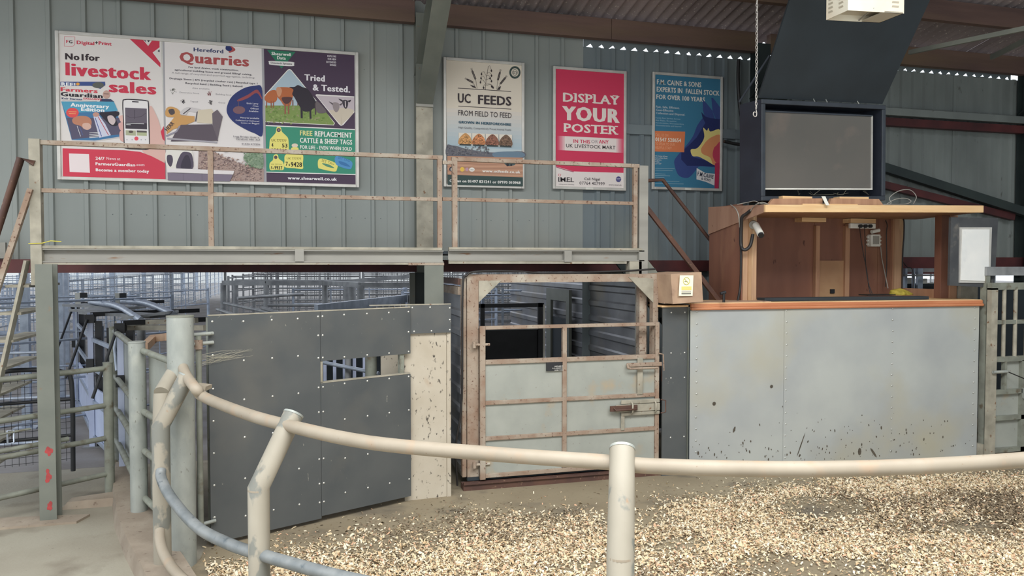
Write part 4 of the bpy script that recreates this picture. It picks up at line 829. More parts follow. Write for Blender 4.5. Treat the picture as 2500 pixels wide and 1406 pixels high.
MB().box(XA-.07, XA-.03, CY+.1, CY+2.1, 2.0, 2.06).build('side_rail', M['rusty_dark'], cr)
MB().box(XB-.06, XB, CY+.1, CY+2.1, 2.0, 2.05).build('side_rail', M['rusty'], cr)
# gate leaf
GX0, GX1 = 1.655, 3.56
gl = empty('crate_gate', ((GX0+GX1)/2, CY-.03, .1), 'hinged rusty barred gate with zinc panels closing the cattle crate', 'gate')
gy0, gy1 = CY-.055, CY-.015
def gbar(x0, x1, z0, z1, name='rail', mt='rusty', y0=gy0, y1=gy1): return MB().box(x0, x1, y0, y1, z0, z1).build(name, M[mt], gl, bevel=.004)
gbar(GX0, GX0+.055, .10, 1.60, 'stile'); gbar(GX1-.045, GX1, .14, 1.60, 'stile', 'rusty')
gbar(2.50, 2.545, .16, 1.568, 'middle_upright', y0=gy0-.003, y1=gy1+.003)
for z, n in ((1.565, .035), (1.225, .045), (.83, .04), (.48, .04), (.115, .04)): gbar(GX0+.055, GX1-.045, z, z+n)
for (z0, z1) in ((.155, .48), (.52, .83), (.87, 1.225)):
    for (x0, x1) in ((GX0+.055, 2.50), (2.545, GX1-.045)): MB().box(x0, x1, CY-.034, CY-.03, z0, z1).build('zinc_panel', M['gate_sheet'], gl)
gbar(3.31, 3.37, .86, 1.24, 'latch_upright', 'old_paint', gy0-.01, gy0+.0)
gbar(3.13, 3.17, .50, .70, 'latch_upright', 'old_paint', gy0-.01, gy0+.0)
lt = gbar(3.07, 3.56, .69, .765, 'latch_plate', 'old_paint', gy0-.02, gy0+.0)
MB().box(3.00, 3.30, gy0-.035, gy0-.02, .705, .76).build('bolt', M['rusty_dark'], lt)
MB().tube([(3.04, gy0-.04, .74), (3.05, gy0-.06, .722), (3.28, gy0-.06, .722), (3.29, gy0-.04, .735)], .008, 8).build('bolt_handle', M['rusty_dark'], lt)
for xx in (3.24, 3.50): MB().tube([(xx, gy0-.02, .79), (xx, gy0-.05, .77), (xx, gy0-.05, .69), (xx, gy0-.02, .67)], .009, 8).build('keeper_loop', M['old_paint'], lt)
gbar(3.13, 3.56, .77, .81, 'latch_plate', 'old_paint', gy0-.015, gy0)
gbar(3.13, 3.56, .65, .685, 'latch_plate', 'old_paint', gy0-.015, gy0)
MB().tube([(3.57, gy0-.02, .80), (3.62, gy0-.02, .79), (3.62, gy0-.02, .67), (3.57, gy0-.02, .66)], .008, 8).build('keeper_loop', M['rusty_dark'], gl)
l2 = gbar(3.19, 3.58, 1.15, 1.19, 'latch_plate', 'rusty', gy0-.02, gy0)
MB().tube([(3.19, gy0-.02, 1.18), (3.19, gy0-.04, 1.145), (3.22, gy0-.045, 1.138), (3.52, gy0-.045, 1.135)], .012, 8).build('latch_handle', M['rusty'], l2)
MB().tube([(3.54, gy0-.02, 1.28), (3.59, gy0-.02, 1.27), (3.60, gy0-.02, 1.1)], .008, 8).build('keeper_loop', M['rusty'], gl)
MB().prism([(3.58, gy0-.02, 1.18), (3.65, gy0-.02, 1.19), (3.63, gy0-.02, 1.0), (3.58, gy0-.02, .99)], (0, .012, 0)).build('latch_tongue', M['rusty_dark'], gl)
for z in (1.42, .25):
    MB().tube([(XA+.06, CY-.04, z), (GX0+.10, CY-.04, z)], .014, 8).build('hinge', M['rusty'], gl)
    MB().tube([(XA+.06, CY-.045, z-.03), (XA+.06, CY-.045, z+.03)], .02, 8).build('hinge_knuckle', M['rusty'], gl)
sg = MB().box(2.33, 2.495, gy0-.002, gy0+.01, 1.14, 1.225).build('supplier_plate', M['black'], gl, label='small black plate with white lettering')
P = Print(gy0-.0022, (1060, 560, 2.13)); P.text('SUPPLIED BY', 626, 715, 676, 6, (230, 228, 220), .6); P.text('R. G. DEAKIN & SON', 616, 725, 686, 6, (230, 228, 220), .6); P.text('01584 711255', 626, 735, 676, 6, (230, 228, 220), .6)
P.mb.build('plate_lettering', P.mats, sg)
# hose over crate
hs = MB().tube(arc([(XA-.10, CY+.0, .05), (XA-.12, CY-.03, .45), (XA-.06, CY-.03, .9), (XA-.05, CY-.03, 1.95), (XA-.01, CY-.03, 2.09), (XA+.10, CY-.03, 2.13), (XA+.5, CY+.02, 2.13), (2.4, CY+.05, 2.11), (3.2, CY+.05, 2.13), (3.55, CY+.04, 2.15)], 5), .010, 8)
tag(hs.build('hose', M['cable'], at=(XA-.1, CY, 0)), 'dark hose running up the left crate post and along its top', 'hose')
MB().box(XA-.035, XA+.0, CY-.03, CY+.0, .78, .80)
# inside the crate: dark board gate & doorway
ig = empty('inner_gate', (2.6, 9.4, 0), 'black framed gate with a plain black board seen inside the crate', 'gate')
pA = PY(1172, 880, 9.35); pB = PY(1322, 740, 9.35)
MB().box(pA.x-.2, pB.x, 9.35, 9.37, .2, PY(1250, 800, 9.35).z).build('gate_board', M['black'], ig)
z1 = PY(1300, 740, 9.3).z
MB().box(pA.x-.3, pB.x+.02, 9.3, 9.35, z1-.05, z1).build('top_rail', M['black'], ig)
MB().box(pB.x-.06, pB.x, 9.3, 9.34, .2, z1).build('stile', M['black'], ig)
MB().box(pA.x, pA.x+.05, 9.3, 9.34, .2, z1).build('stile', M['black'], ig)
MB().box(pA.x, pB.x, 9.31, 9.34, z1-.34, z1-.30).build('rail', M['hurdle_dull'], ig)
MB().box(pB.x+.005, pB.x+.03, 9.29, 9.34, .2, z1-.02).build('edge_strip', M['white'], ig)
ya = PX(1396, 708, 3.46).y; yb = PX(1340, 708, 3.46).y; zt = PX(1396, 708, 3.46).z
idr = empty('service_hatch', (3.46, (ya+yb)/2, .1), 'dim framed hatch on the corrugated inside of the crate', 'hatch')
MB().box(3.42, 3.46, ya, yb, zt-.16, zt).build('hatch_lintel', M['green_steel'], idr)
MB().box(3.42, 3.46, ya, ya+.12, .3, zt-.16).build('hatch_jamb', M['green_steel'], idr)
MB().box(3.42, 3.46, yb-.2, yb, .3, zt-.16).build('hatch_jamb', M['green_steel'], idr)
MB().box(3.45, 3.47, ya+.12, yb-.2, .3, zt-.4).build('hatch_panel', M['black_soft'], idr)

# ------------------------------------------------------------------ auctioneer's booth
kb_a = math.atan2(-.15, 3.5)
def KP(px, py, Y0=7.05):   # point on the slightly turned counter front
    d = ray(px, py); sl = math.tan(kb_a); # y = Y0 + sl*(x-3.87)
    t = (Y0-sl*3.87)/(d.y-sl*d.x); return V(d.x*t, d.y*t, EYE+d.z*t)
kx0 = KP(1685, 900).x; kx1 = KP(2388, 900).x
def ky(x): return 7.05+math.tan(kb_a)*(x-3.87)
ro = empty('auction_booth', (5.6, 7.3, 0), 'wooden auctioneer booth on a high zinc sheeted counter', 'booth')
def kbox(x0, x1, d0, d1, z0, z1, name, m, bevel=0, **k):
    c = [(x0, ky(x0)+d0, z0), (x1, ky(x1)+d0, z0), (x1, ky(x1)+d1, z0), (x0, ky(x0)+d1, z0)]
    c += [(a, b, z1) for a, b, _ in c]
    return MB().hexa(c).build(name, m, ro, bevel=bevel, **k)
s1x = KP(1913, 900).x; s2x = KP(2174, 900).x
for a, b, n in ((kx0, s1x, 0), (s1x+.002, s2x, -.003), (s2x+.002, kx1, 0)): kbox(a, b, n, n+.012, .0, 1.72, 'zinc_sheet', M['sheet'])
kbox(kx0, kx1, .015, .05, 0, 1.72, 'counter_frame', M['black_soft'])
rv = MB()
for xx in (kx0+.07, s1x+.03, s2x+.02, kx1-.06):
    for k in range(14): rv.dome((xx+random.uniform(-.004, .004), ky(xx)-.003, .12+.122*k), (0, -1, 0), .010, .005)
rv.build('rivets', M['rivet'], ro, kind='stuff')
mu = MB()
for k in range(190):
    xx = random.uniform(kx0+.03, kx1-.05); z = .06+abs(random.gauss(0, .22)) if k < 200 else random.uniform(.3, 1.2)
    if z > 1.6: continue
    if xx > 6.6 and random.random() < .6: continue
    r_ = random.choice((.003, .004, .005, .007, .009, .014 if k % 9 == 0 else .005)); tl = random.uniform(-.5, .5); asp = random.uniform(1, 2.2)
    mu.prism([(xx+math.cos(t)*r_*random.uniform(.6, 1.1)+tl*math.sin(t)*r_, ky(xx)-.0035, z+math.sin(t)*r_*asp) for t in [j*1.05 for j in range(6)]], (0, -.001, 0))
for (px, py, r_, dx, dz) in ((1743, 985, .02, .0, .0), (1883, 943, .018, 0, 0), (1955, 1085, .007, .05, .12), (2098, 1102, .022, 0, .02), (2132, 1105, .016, -.04, .04), (1792, 1048, .012, .01, .02)):
    c = KP(px, py); mu.prism([(c.x+math.cos(t)*r_+dx*math.sin(t), c.y-.005, c.z+math.sin(t)*(r_+dz)) for t in [j*.785 for j in range(8)]], (0, -.001, 0))
mu.build('mud_splashes', M['mud'], ro, kind='stuff')
# moulding, counter top
kbox(kx0, kx1+.04, -.03, .02, 1.722, 1.755, 'counter_moulding', M['trim_orange'], bevel=.012)
kbox(kx0, kx1+.03, -.018, .02, 1.755, 1.79, 'counter_edge', M['trim_orange'], bevel=.004)
kbox(kx0, kx1+.02, -.01, .62, 1.785, 1.797, 'counter_top', M['pine'])
kbox(3.58, 4.80, .0, .34, 1.797, 1.806, 'worn_cover_board', M['box_wood'])
kbox(4.80, 6.88, .12, .26, 1.80, 1.835, 'black_counter_ledge', M['black_soft'], label='black strip lying along the counter')
# cabin
CX0, CX1, CF, CBK = 4.64, 7.54, 7.30, 7.98
MB().box(CX0+.0, CX0+.06, CF, CF+.10, 1.79, 2.80).build('corner_post', M['pine_post'], ro, bevel=.003)
MB().box(CX0+.06, CX0+.10, CF-.01, CF+.09, 1.79, 2.80).build('corner_post', M['ply_pale'], ro)
MB().box(CX0+.10, CX0+.17, CF, CF+.10, 1.79, 2.76).build('corner_post', M['pine_post'], ro, bevel=.003)
MB().box(CX0-.02, CX0-.005, CF+.0, CBK, 1.0, 2.86).build('side_wall', M['ply_red'], ro)
MB().prism([(CX0-.035, CBK, 2.87), (CX0-.035, 6.87, 2.815), (CX0-.035, 6.87, 2.735), (CX0-.035, CBK, 2.55)], (.015, 0, 0)).build('canopy_side_panel', M['ply_side'], ro)
bx = PY(2205, 600, CBK-.02).x
xs = [CX0, 5.78, 6.05, 6.50, 6.98, bx]
for i in range(len(xs)-1):
    MB().box(xs[i]+.001, xs[i+1]-.001, CBK-.02+.004*(i % 2), CBK, 1.2, 2.86).build('back_board', M['ply_red'], ro)
def BK(px, py): return PY(px, py, CBK-.03)
def onback(px0, py0, px1, py1, th, name, m, bevel=0, y=None):
    y = CBK-.02 if y is None else y
    a = PY(px0, py0, y-th); b = PY(px1, py1, y-th)
    return MB().box(min(a.x, b.x), max(a.x, b.x), y-th, y, min(a.z, b.z), max(a.z, b.z)).build(name, m, ro, bevel=bevel)
onback(1993, 551, 2000, 732, .05, 'upright_batten', M['pine_red']); onback(2065, 551, 2073, 730, .05, 'upright_batten', M['pine_red'])
onback(2000, 636, 2064, 728, .02, 'pale_patch_board', M['ply_pale'])
pb = onback(2028, 706, 2038, 716, .035, 'black_socket', M['black'])
onback(1958, 531, 2017, 542, .14, 'ceiling_block', M['pine']); onback(2077, 533, 2138, 545, .14, 'ceiling_block', M['pine'])
onback(2180, 528, 2186, 722, .03, 'edge_batten', M['pine_red']); onback(2186, 528, 2204, 722, .06, 'edge_post', M['pine_post'])
# right post, return
MB().box(7.30, 7.42, CF, CF+.10, 1.79, 2.78).build('corner_post', M['ply_red'], ro, bevel=.003)
MB().box(7.42, 7.53, CF-.01, CF+.05, 1.79, 2.78).build('corner_post', M['pine_red'], ro, bevel=.003)
MB().box(7.50, 7.56, CF-.06, CF, 2.18, 2.34).build('post_block', M['box_wood'], ro)
MB().box(7.55, 7.80, CF-.05, CF+.02, .0, 1.95).build('white_side_post', M['old_paint'], ro)
MB().box(7.3, 7.34, CF+.1, CBK, 1.79, 1.9).build('side_rail', M['pine_red'], ro)
# canopy
cano = MB(); cano.hexa([(CX0-.03, 6.875, 2.74), (7.42, 6.875, 2.785), (7.56, CBK, 2.77), (CX0-.02, CBK, 2.75), (CX0-.03, 6.875, 2.80), (7.42, 6.875, 2.845), (7.56, CBK, 2.88), (CX0-.02, CBK, 2.86)])
cano.build('canopy', M['pine_red'], ro)
MB().hexa([(CX0-.035, 6.84, 2.735), (7.42, 6.84, 2.782), (7.42, 6.873, 2.782), (CX0-.035, 6.873, 2.735), (CX0-.035, 6.84, 2.812), (7.42, 6.84, 2.862), (7.42, 6.873, 2.862), (CX0-.035, 6.873, 2.812)]).build('canopy_fascia', M['pine'], ro, bevel=.003)
# pieces supporting the television box
def fpt(px, py, Y=6.9): return PY(px, py, Y)
wd = empty('support_timbers', (5.5, 7.0, 2.83), 'two raw pine packing boards wedged under the television box', 'timber')
MB().prism([fpt(1874, 502), fpt(1888, 485), fpt(2008, 484), fpt(2008, 502)], (0, .04, 0)).build('packing_board', M['pine_red'], wd)
MB().prism([fpt(2024, 503), fpt(2030, 484), fpt(2146, 486), fpt(2158, 502)], (0, .04, 0)).build('packing_board', M['pine_red'], wd)
MB().prism([fpt(1911, 485, 6.93), fpt(1911, 478, 6.93), fpt(1983, 480, 6.93), fpt(1983, 486, 6.93)], (0, .1, 0)).build('packing_strip', M['pine'], wd)
MB().prism([fpt(2050, 487, 6.93), fpt(2050, 480, 6.93), fpt(2121, 481, 6.93), fpt(2121, 488, 6.93)], (0, .1, 0)).build('packing_strip', M['pine'], wd)
MB().prism([fpt(1960, 501, 6.87), fpt(1960, 497, 6.87), fpt(2094, 498, 6.87), fpt(2094, 502, 6.87)], (0, .02, 0)).build('packing_strip', M['pine'], wd)
MB().prism([fpt(2006, 479, 6.83), fpt(2015, 479, 6.83), fpt(2025, 501, 6.80), fpt(2017, 501, 6.80)], (0, .006, 0)).build('white_strap', M['white'], wd, label='white metal strap')

# television box with open lid
tv = empty('television_box', (5.5, 7.1, 2.87), 'big black television box on the booth roof with its lid propped open', 'television')
O_ = V(4.655, 7.0, 2.865); ux = V(1.665, .12, .052); uz = V(-.012, .0, 1.06); uy = V(-.06, .30, 0)
def T(u, v, d): return O_+ux*u+uz*v+uy*d
def tb(u0, u1, v0, v1, d0, d1, name, m, par=None, bevel=0):
    return MB().hexa([T(u0, v0, d0), T(u1, v0, d0), T(u1, v0, d1), T(u0, v0, d1), T(u0, v1, d0), T(u1, v1, d0), T(u1, v1, d1), T(u0, v1, d1)]).build(name, m, par or tv, bevel=bevel)
tb(0, .03, 0, 1, 0.02, 1, 'box_side', M['navy']); tb(.97, 1, 0, 1, .02, 1, 'box_side', M['navy'])
tb(.03, .97, 0, .04, .02, 1, 'box_bottom', M['navy']); tb(.03, .97, .96, 1, .02, 1, 'box_top', M['navy']); tb(.03, .97, .04, .96, .9, 1, 'box_back', M['navy'])
fr = MB()
for (u0, u1, v0, v1) in ((0, 1, 0, .045), (0, 1, .955, 1), (0, .028, .045, .955), (.972, 1, .045, .955)):
    fr.hexa([T(u0, v0, -.05), T(u1, v0, -.05), T(u1, v0, .02), T(u0, v0, .02), T(u0, v1, -.05), T(u1, v1, -.05), T(u1, v1, .02), T(u0, v1, .02)])
fr.build('front_frame', M['bezel'], tv, bevel=.006)
sc = tb(.03, .915, .13, .885, .16, .3, 'screen', M['screen'])
tb(.03, .925, .115, .13, .13, .32, 'screen_trim', M['white'], sc); tb(.915, .925, .13, .89, .13, .32, 'screen_trim', M['ali'], sc); tb(.03, .925, .885, .90, .13, .32, 'screen_trim', M['bezel'], sc)
cbw = MB()
for k in range(7):
    u = random.uniform(.05, .9); a = T(u, .09+random.uniform(-.02, .03), .1); b = T(u+random.uniform(-.15, .15), .09+random.uniform(-.03, .04), .1); c = T(u+random.uniform(-.05, .05), .06, .12)
    cbw.tube([a, c, b], .0007, 3, caps=False)
cbw.build('cobwebs', M['straw'], tv, kind='stuff')
lid_o = T(0, 1.02, .1); lx = T(1, 1.02, .1)-lid_o; lv = V(.0, -.70, 1.07)
MB().hexa([lid_o, lid_o+lx, lid_o+lx+V(0, .02, .012), lid_o+V(0, .02, .012), lid_o+lv+V(-.03, 0, 0), lid_o+lx+lv+V(.03, 0, 0), lid_o+lx+lv+V(.03, .02, .012), lid_o+lv+V(-.03, .02, .012)]).build('open_lid', M['black_soft'], tv)
for u in (.42, .78, .52): MB().tube([T(u, 1.0, .0), T(u, 1.035, .08), T(u+.03, 1.04, .1)], .006, 6).build('hinge', M['galv'], tv)
MB().bar(T(0, 1.4, -.4), T(-.02, 1.02, .9), .01, .02).build('lid_stay', M['bezel'], tv)
# white cable loops
lp = MB()
cb0 = PY(2158, 498, 7.0)
lp.tube(arc([PY(2156, 499, 6.95), PY(2175, 497, 6.95), PY(2172, 482, 7.0), PY(2195, 466, 7.05), PY(2222, 464, 7.1), PY(2237, 480, 7.1), PY(2230, 498, 7.05)], 6), .005, 6)
lp.tube(arc([PY(2165, 498, 6.95), PY(2185, 487, 6.98), PY(2210, 484, 7.0), PY(2224, 491, 7.0), PY(2212, 498, 6.97), PY(2180, 499, 6.95), PY(2156, 500, 6.93)], 6), .005, 6)
tag(lp.build('cable_coil', M['cable_grey'], at=tuple(cb0)), 'loose grey cable coil on the booth roof right of the television box', 'cable')
lp = MB()
lp.tube(arc([PY(1800, 499, 7.2), PY(1825, 494, 7.15), PY(1843, 491, 7.05), PY(1858, 497, 6.95), PY(1876, 498, 6.9)], 6), .004, 6)
lp.tube(arc([PY(1784, 500, 7.45), PY(1795, 508, 7.3), PY(1803, 525, 7.22), PY(1806, 555, 7.24)], 6), .006, 6)
lp.tube(arc([PY(1876, 499, 6.9), PY(1862, 494, 6.9), PY(1848, 498, 6.95), PY(1838, 506, 7.05), PY(1832, 516, 7.1)], 6), .005, 6)
tag(lp.build('cable_run', M['cable_grey'], at=tuple(PY(1800, 500, 7.2))), 'pale cables draped over the left end of the booth roof', 'cable')
lp = MB()
lp.tube(arc([PY(1832, 514, 7.1), PY(1822, 522, 7.15), PY(1811, 532, 7.2), PY(1809, 560, 7.24), PY(1809, 595, 7.25), PY(1813, 608, 7.22), PY(1822, 609, 7.2), PY(1832, 598, 7.2), PY(1838, 572, 7.22)], 6), .018, 8)
lp.tube(arc([PY(1809, 595, 7.27), PY(1809, 650, 7.27), PY(1807, 700, 7.27), PY(1801, 736, 7.27)], 6), .012, 8)
tag(lp.build('conduit', M['cable'], at=tuple(PY(1809, 600, 7.25))), 'black corrugated conduit hanging down the left booth post', 'conduit')
# camera
cc = empty('security_camera', tuple(PY(1843, 552, 7.25)), 'white bullet security camera on the left booth post', 'camera')
MB().tube([PY(1839, 547, 7.30), PY(1839, 549, 7.26)], .045, 14).build('wall_mount', M['cable_grey'], cc)
MB().tube([PY(1842, 551, 7.25), PY(1850, 556, 7.17)], .015, 8).build('bracket', M['cable_grey'], cc)
MB().tube([PY(1845, 549, 7.2), PY(1857, 572, 7.05)], .036, 14).build('camera_body', M['white'], cc)
MB().tube([PY(1857, 572, 7.05), PY(1859, 576, 7.03)], .030, 14).build('lens_glass', M['black'], cc)
# power strip and plugs
yb = CBK-.03
es = empty('power_strip', tuple(PY(2108, 551, yb)), 'white power strip with black plugs on the booth back wall', 'power strip')
def PB(px, py, th=.03): return PY(px, py, CBK-.16-th)
a = PY(2077, 545, CBK-.18); b = PY(2138, 558, CBK-.18)
MB().box(a.x, b.x, CBK-.18, CBK-.14, b.z, a.z).build('strip_body', M['white'], es, bevel=.004)
MB().box(a.x+.05, a.x+.09, CBK-.14, CBK-.02, b.z+.01, a.z).build('strip_back_block', M['pine_red'], es)
for px in (2099, 2111, 2123):
    c = PY(px, 552, CBK-.19); MB().tube([c, c+V(0, -.03, 0)], .022, 12).build('plug', M['black'], es)
cbs = MB()
cbs.tube(arc([PY(2099, 556, CBK-.2), PY(2101, 575, CBK-.16), PY(2108, 620, CBK-.15), PY(2116, 660, CBK-.18), PY(2121, 700, CBK-.25), PY(2126, 722, CBK-.3)], 5), .005, 6)
cbs.tube(arc([PY(2111, 556, CBK-.2), PY(2112, 600, CBK-.15), PY(2114, 650, CBK-.18), PY(2120, 690, CBK-.25), PY(2131, 721, CBK-.3)], 5), .005, 6)
cbs.tube(arc([PY(2162, 538, CBK-.1), PY(2166, 550, CBK-.08), PY(2164, 575, CBK-.08), PY(2165, 640, CBK-.08), PY(2162, 700, CBK-.1)], 5), .006, 6)
tag(cbs.build('cables', M['cable'], at=tuple(PY(2112, 640, CBK-.15))), 'thin black cables hanging from the plugs to the counter', 'cable')
jb = empty('junction_box', tuple(PY(2139, 585, CBK-.06)), 'grey square junction box with side glands below the plugs', 'junction box')
a = PY(2128, 572, CBK-.10); b = PY(2150, 602, CBK-.10)
MB().box(a.x, b.x, CBK-.10, CBK-.02, b.z, a.z).build('box_body', M['white'], jb, bevel=.008)
MB().box(a.x+.02, b.x-.03, CBK-.108, CBK-.10, b.z+.03, a.z-.02).build('box_cover', M['cable_grey'], jb)
for k in range(3):
    for xx, s in ((a.x-.01, -1), (b.x+.01, 1)): MB().tube([(xx, CBK-.06, b.z+.03+.045*k), (xx+s*.025, CBK-.06, b.z+.03+.045*k)], .013, 8).build('gland', M['white'], jb)
c1 = PY(2128, 566, CBK-.08); c2 = PY(2146, 562, CBK-.08)
MB().tube([c1, c2], .024, 10).build('round_connector', M['white'], jb)
cw_ = MB().tube(arc([PY(2150, 602, CBK-.05), PY(2153, 630, CBK-.06), PY(2160, 665, CBK-.08), PY(2168, 704, CBK-.2)], 5), .006, 6)
tag(cw_.build('cable', M['cable_grey'], at=tuple(PY(2153, 630, CBK-.06))), 'pale cable hanging from the junction box to the yellow cloth', 'cable')
rc = MB().tube(arc([PY(2200, 528, CBK-.12), PY(2207, 540, CBK-.1), PY(2207, 575, CBK-.1), PY(2204, 620, CBK-.1), PY(2202, 715, CBK-.1)], 5), .008, 6)
rc.tube(arc([PY(2205, 640, CBK-.08), PY(2215, 652, CBK-.08), PY(2228, 660, CBK-.1), PY(2230, 715, CBK-.15)], 5), .006, 6)
tag(rc.build('cable', M['cable'], at=tuple(PY(2206, 600, CBK-.1))), 'black cable clipped along the right edge of the booth back wall', 'cable')
yc = MB(); c = PY(2168, 716, 7.55)
bm = bmesh.new(); bmesh.ops.create_icosphere(bm, subdivisions=3, radius=1)
for v in bm.verts:
    n = math.sin(v.co.x*5+v.co.y*3)*.12+math.sin(v.co.z*7+v.co.x*9)*.1
    v.co = Vector((v.co.x*.135*(1+n), v.co.y*.09*(1+n), max(-.005, v.co.z*.068*(1+n)*(1-.4*v.co.x))))
vs = [tuple(v.co+V(c.x, 7.36, 1.842)) for v in bm.verts]; fs = [[v.index for v in f.verts] for f in bm.faces]; bm.free()
yc.add(vs, fs, 0, True); c = V(c.x, 7.36, 1.84)
tag(yc.build('cloth', M['yellow'], at=tuple(c)), 'crumpled yellow cloth on the booth counter', 'cloth')
pd = MB().box(6.28, 6.66, 7.30, 7.46, 1.836, 1.85); tag(pd.build('notepad', M['cable'], at=(6.45, 7.38, 1.836)), 'flat black pad beside the yellow cloth on the counter', 'pad')
tp = empty('bottle_opener_tap', tuple(PZ(1767, 738, 1.8)), 'small dark tap standing at the left end of the counter', 'tap')
tc_ = PZ(1767, 738, 1.806)
MB().tube([tc_, tc_+V(0, 0, .10)], .014, 10).build('tap_body', M['cable'], tp); MB().tube([tc_+V(-.04, 0, .09), tc_+V(.02, 0, .105)], .016, 8).build('tap_handle', M['black'], tp)
tp.name = 'counter_tap'

# dark panel left of the counter and wooden box
dp = empty('dark_side_panel', (3.73, 7.12, 0), 'narrow dark screwed board between the crate gate and the zinc counter', 'panel')
MB().box(3.582, 3.862, 7.10, 7.118, 0, 1.755).build('dark_board', M['ply_dark'], dp)
MB().box(3.864, 3.90, 7.08, 7.12, 0, 1.78).build('edge_post', M['green_steel'], dp)
MB().box(3.56, 3.9, 7.08, 7.4, 1.757, 1.775).build('top_edge_strip', M['pine'], dp)
m_ = MB()
for z in (1.70, 1.28, 1.02, .4):
    for xx in (3.68, 3.835): m_.dome((xx, 7.10, z), (0, -1, 0), .0085, .005)
m_.build('screws', M['screw'], dp, kind='stuff')
wbx = empty('plywood_box', (3.74, 7.1, 1.8), 'plywood box with a no smoking sticker standing at the end of the counter', 'box')
f0, f1, f2, f3 = PY(1641, 742, 6.93), PY(1715, 736, 6.90), PY(1711, 664, 6.90), PY(1636, 669, 6.93)
bk = V(-.06, .62, 0)
m_ = MB(); m_.hexa([f0, f1, f1+bk, f0+bk, f3, f2, f2+bk, f3+bk]); m_.build('box_carcass', M['box_wood'], wbx, bevel=.004)
m_ = MB(); m_.hexa([f0+V(.0, -.012, 0), f1+V(0, -.012, 0), f1, f0, f3+V(0, -.012, 0), f2+V(0, -.012, 0), f2, f3]); m_.build('front_board', M['box_wood'], wbx)
s0, s1, s2_, s3 = [PY(x, y, 6.883) for x, y in ((1657, 722), (1691, 722), (1693, 672), (1660, 672))]
stk = MB().prism([s0, s1, s2_, s3], (0, .002, 0)).build('sticker', flat((244, 240, 214)), wbx, label='white no smoking sticker')
m_ = MB(); cN = PY(1676, 686, 6.880)
for r_, tt in ((.036, .005),):
    ringv = [cN+V(math.cos(j*.3927)*r_, 0, math.sin(j*.3927)*r_) for j in range(16)]; m_.tube(ringv, .003, 4, closed=True)
m_.bar(cN+V(-.024, 0, .024), cN+V(.024, 0, -.024), .004, .005); m_.build('no_smoking_ring', flat((206, 200, 110)), stk) if False else m_.build('no_smoking_ring', flat((206, 200, 110)), wbx)
MB().bar(cN+V(-.02, .001, -.004), cN+V(.012, .001, -.004), .003, .005).build('cigarette_mark', flat((60, 60, 50)), wbx)
a = PY(1664, 708, 6.88); b = PY(1688, 699, 6.88); MB().box(a.x, b.x, 6.879, 6.882, a.z, b.z).build('sticker_band', flat((236, 214, 130)), wbx)
a = PY(1664, 718, 6.88); b = PY(1687, 715, 6.88); MB().box(a.x, b.x, 6.879, 6.882, a.z, b.z).build('sticker_band', flat((120, 120, 110)), wbx)
a = PY(1664, 713, 6.88); b = PY(1687, 711, 6.88); MB().box(a.x, b.x, 6.879, 6.882, a.z, b.z).build('sticker_band', flat((180, 176, 170)), wbx)

# black board with the pale display at the right of the booth
db = empty('display_board', (7.35, 6.93, 1.93), 'dusty black board carrying a blank pale display panel', 'display board')
a, b, c, d = PY(2318, 697, 6.9), PY(2428, 702, 6.9), PY(2437, 532, 6.9), PY(2322, 530, 6.9)
MB().prism([a, b, c, d], (0, .03, 0)).build('board', M['dust_board'], db)
q = [PY(2343, 690, 6.885), PY(2417, 691, 6.885), PY(2422, 555, 6.885), PY(2344, 555, 6.885)]
fr = MB().prism(q, (0, .015, 0)).build('panel_frame', M['ali'], db)
q2 = [PY(2346, 684, 6.88), PY(2413, 686, 6.88), PY(2416, 560, 6.88), PY(2350, 560, 6.88)]
MB().prism(q2, (0, .006, 0)).build('display_panel', M['lit'], db)

# hanging heater
he = empty('hanging_heater', (4.62, 5.47, 4.3), 'cream louvred heater box hanging below the roof above the television', 'heater')
hc = [PZ(2070, 25, 4.3), PZ(2207, 33, 4.3), PZ(2148, 56, 4.3), PZ(2017, 49, 4.3)]
up = V(0, 0, .42)
for nm, i, j in (('side_panel', 3, 0), ('front_panel', 0, 1), ('side_panel', 1, 2), ('back_panel', 2, 3)):
    ctr = (hc[0]+hc[1]+hc[2]+hc[3])/4; e = hc[j]-hc[i]; n = V(-e.y, e.x, 0).normalized()
    if n.dot(ctr-hc[i]) < 0: n = -n
    o = MB().prism([hc[i], hc[j], hc[j]+up, hc[i]+up], n*.008).build(nm, M['cream'], he)
    for (u0, u1) in (((.12, .32), (.6, .8)) if nm == 'side_panel' else ((.78, .9),)):
        for k in range(5):
            z = .045+.035*k
            MB().prism([hc[i]+e*u0+V(0, 0, z)-n*.001, hc[i]+e*u1+V(0, 0, z)-n*.001, hc[i]+e*u1+V(0, 0, z+.014)-n*.008, hc[i]+e*u0+V(0, 0, z+.014)-n*.008], n*.002).build('louvre', M['grille'], o)
ctr = (hc[0]+hc[1]+hc[2]+hc[3])/4
MB().prism([p+V(0, 0, .41) for p in hc], (0, 0, .01)).build('top_panel', M['cream'], he)
MB().prism([p+(ctr-p)*.03+V(0, 0, .05) for p in hc], (0, 0, .01)).build('reflector', M['grille'], he)
m1 = hc[3]*.28+hc[2]*.72-V(0, 0, 0)
MB().prism([hc[3]*.35+hc[2]*.65, hc[2], hc[1], hc[0]*.35+hc[1]*.65], (0, 0, .012)).build('burner_mesh', M['grille'], he)
MB().tube([(hc[3]*.4+hc[2]*.6)+V(0, 0, .01), (hc[0]*.55+hc[1]*.45)+V(0, 0, .03)], .007, 6).build('support_bar', M['cable_grey'], he)
for k in (0, 2): MB().tube([hc[k]*.8+ctr*.2+up, hc[k]*.8+ctr*.2+V(0, 0, 1.4)], .004, 5).build('hanging_wire', M['cable_grey'], he)

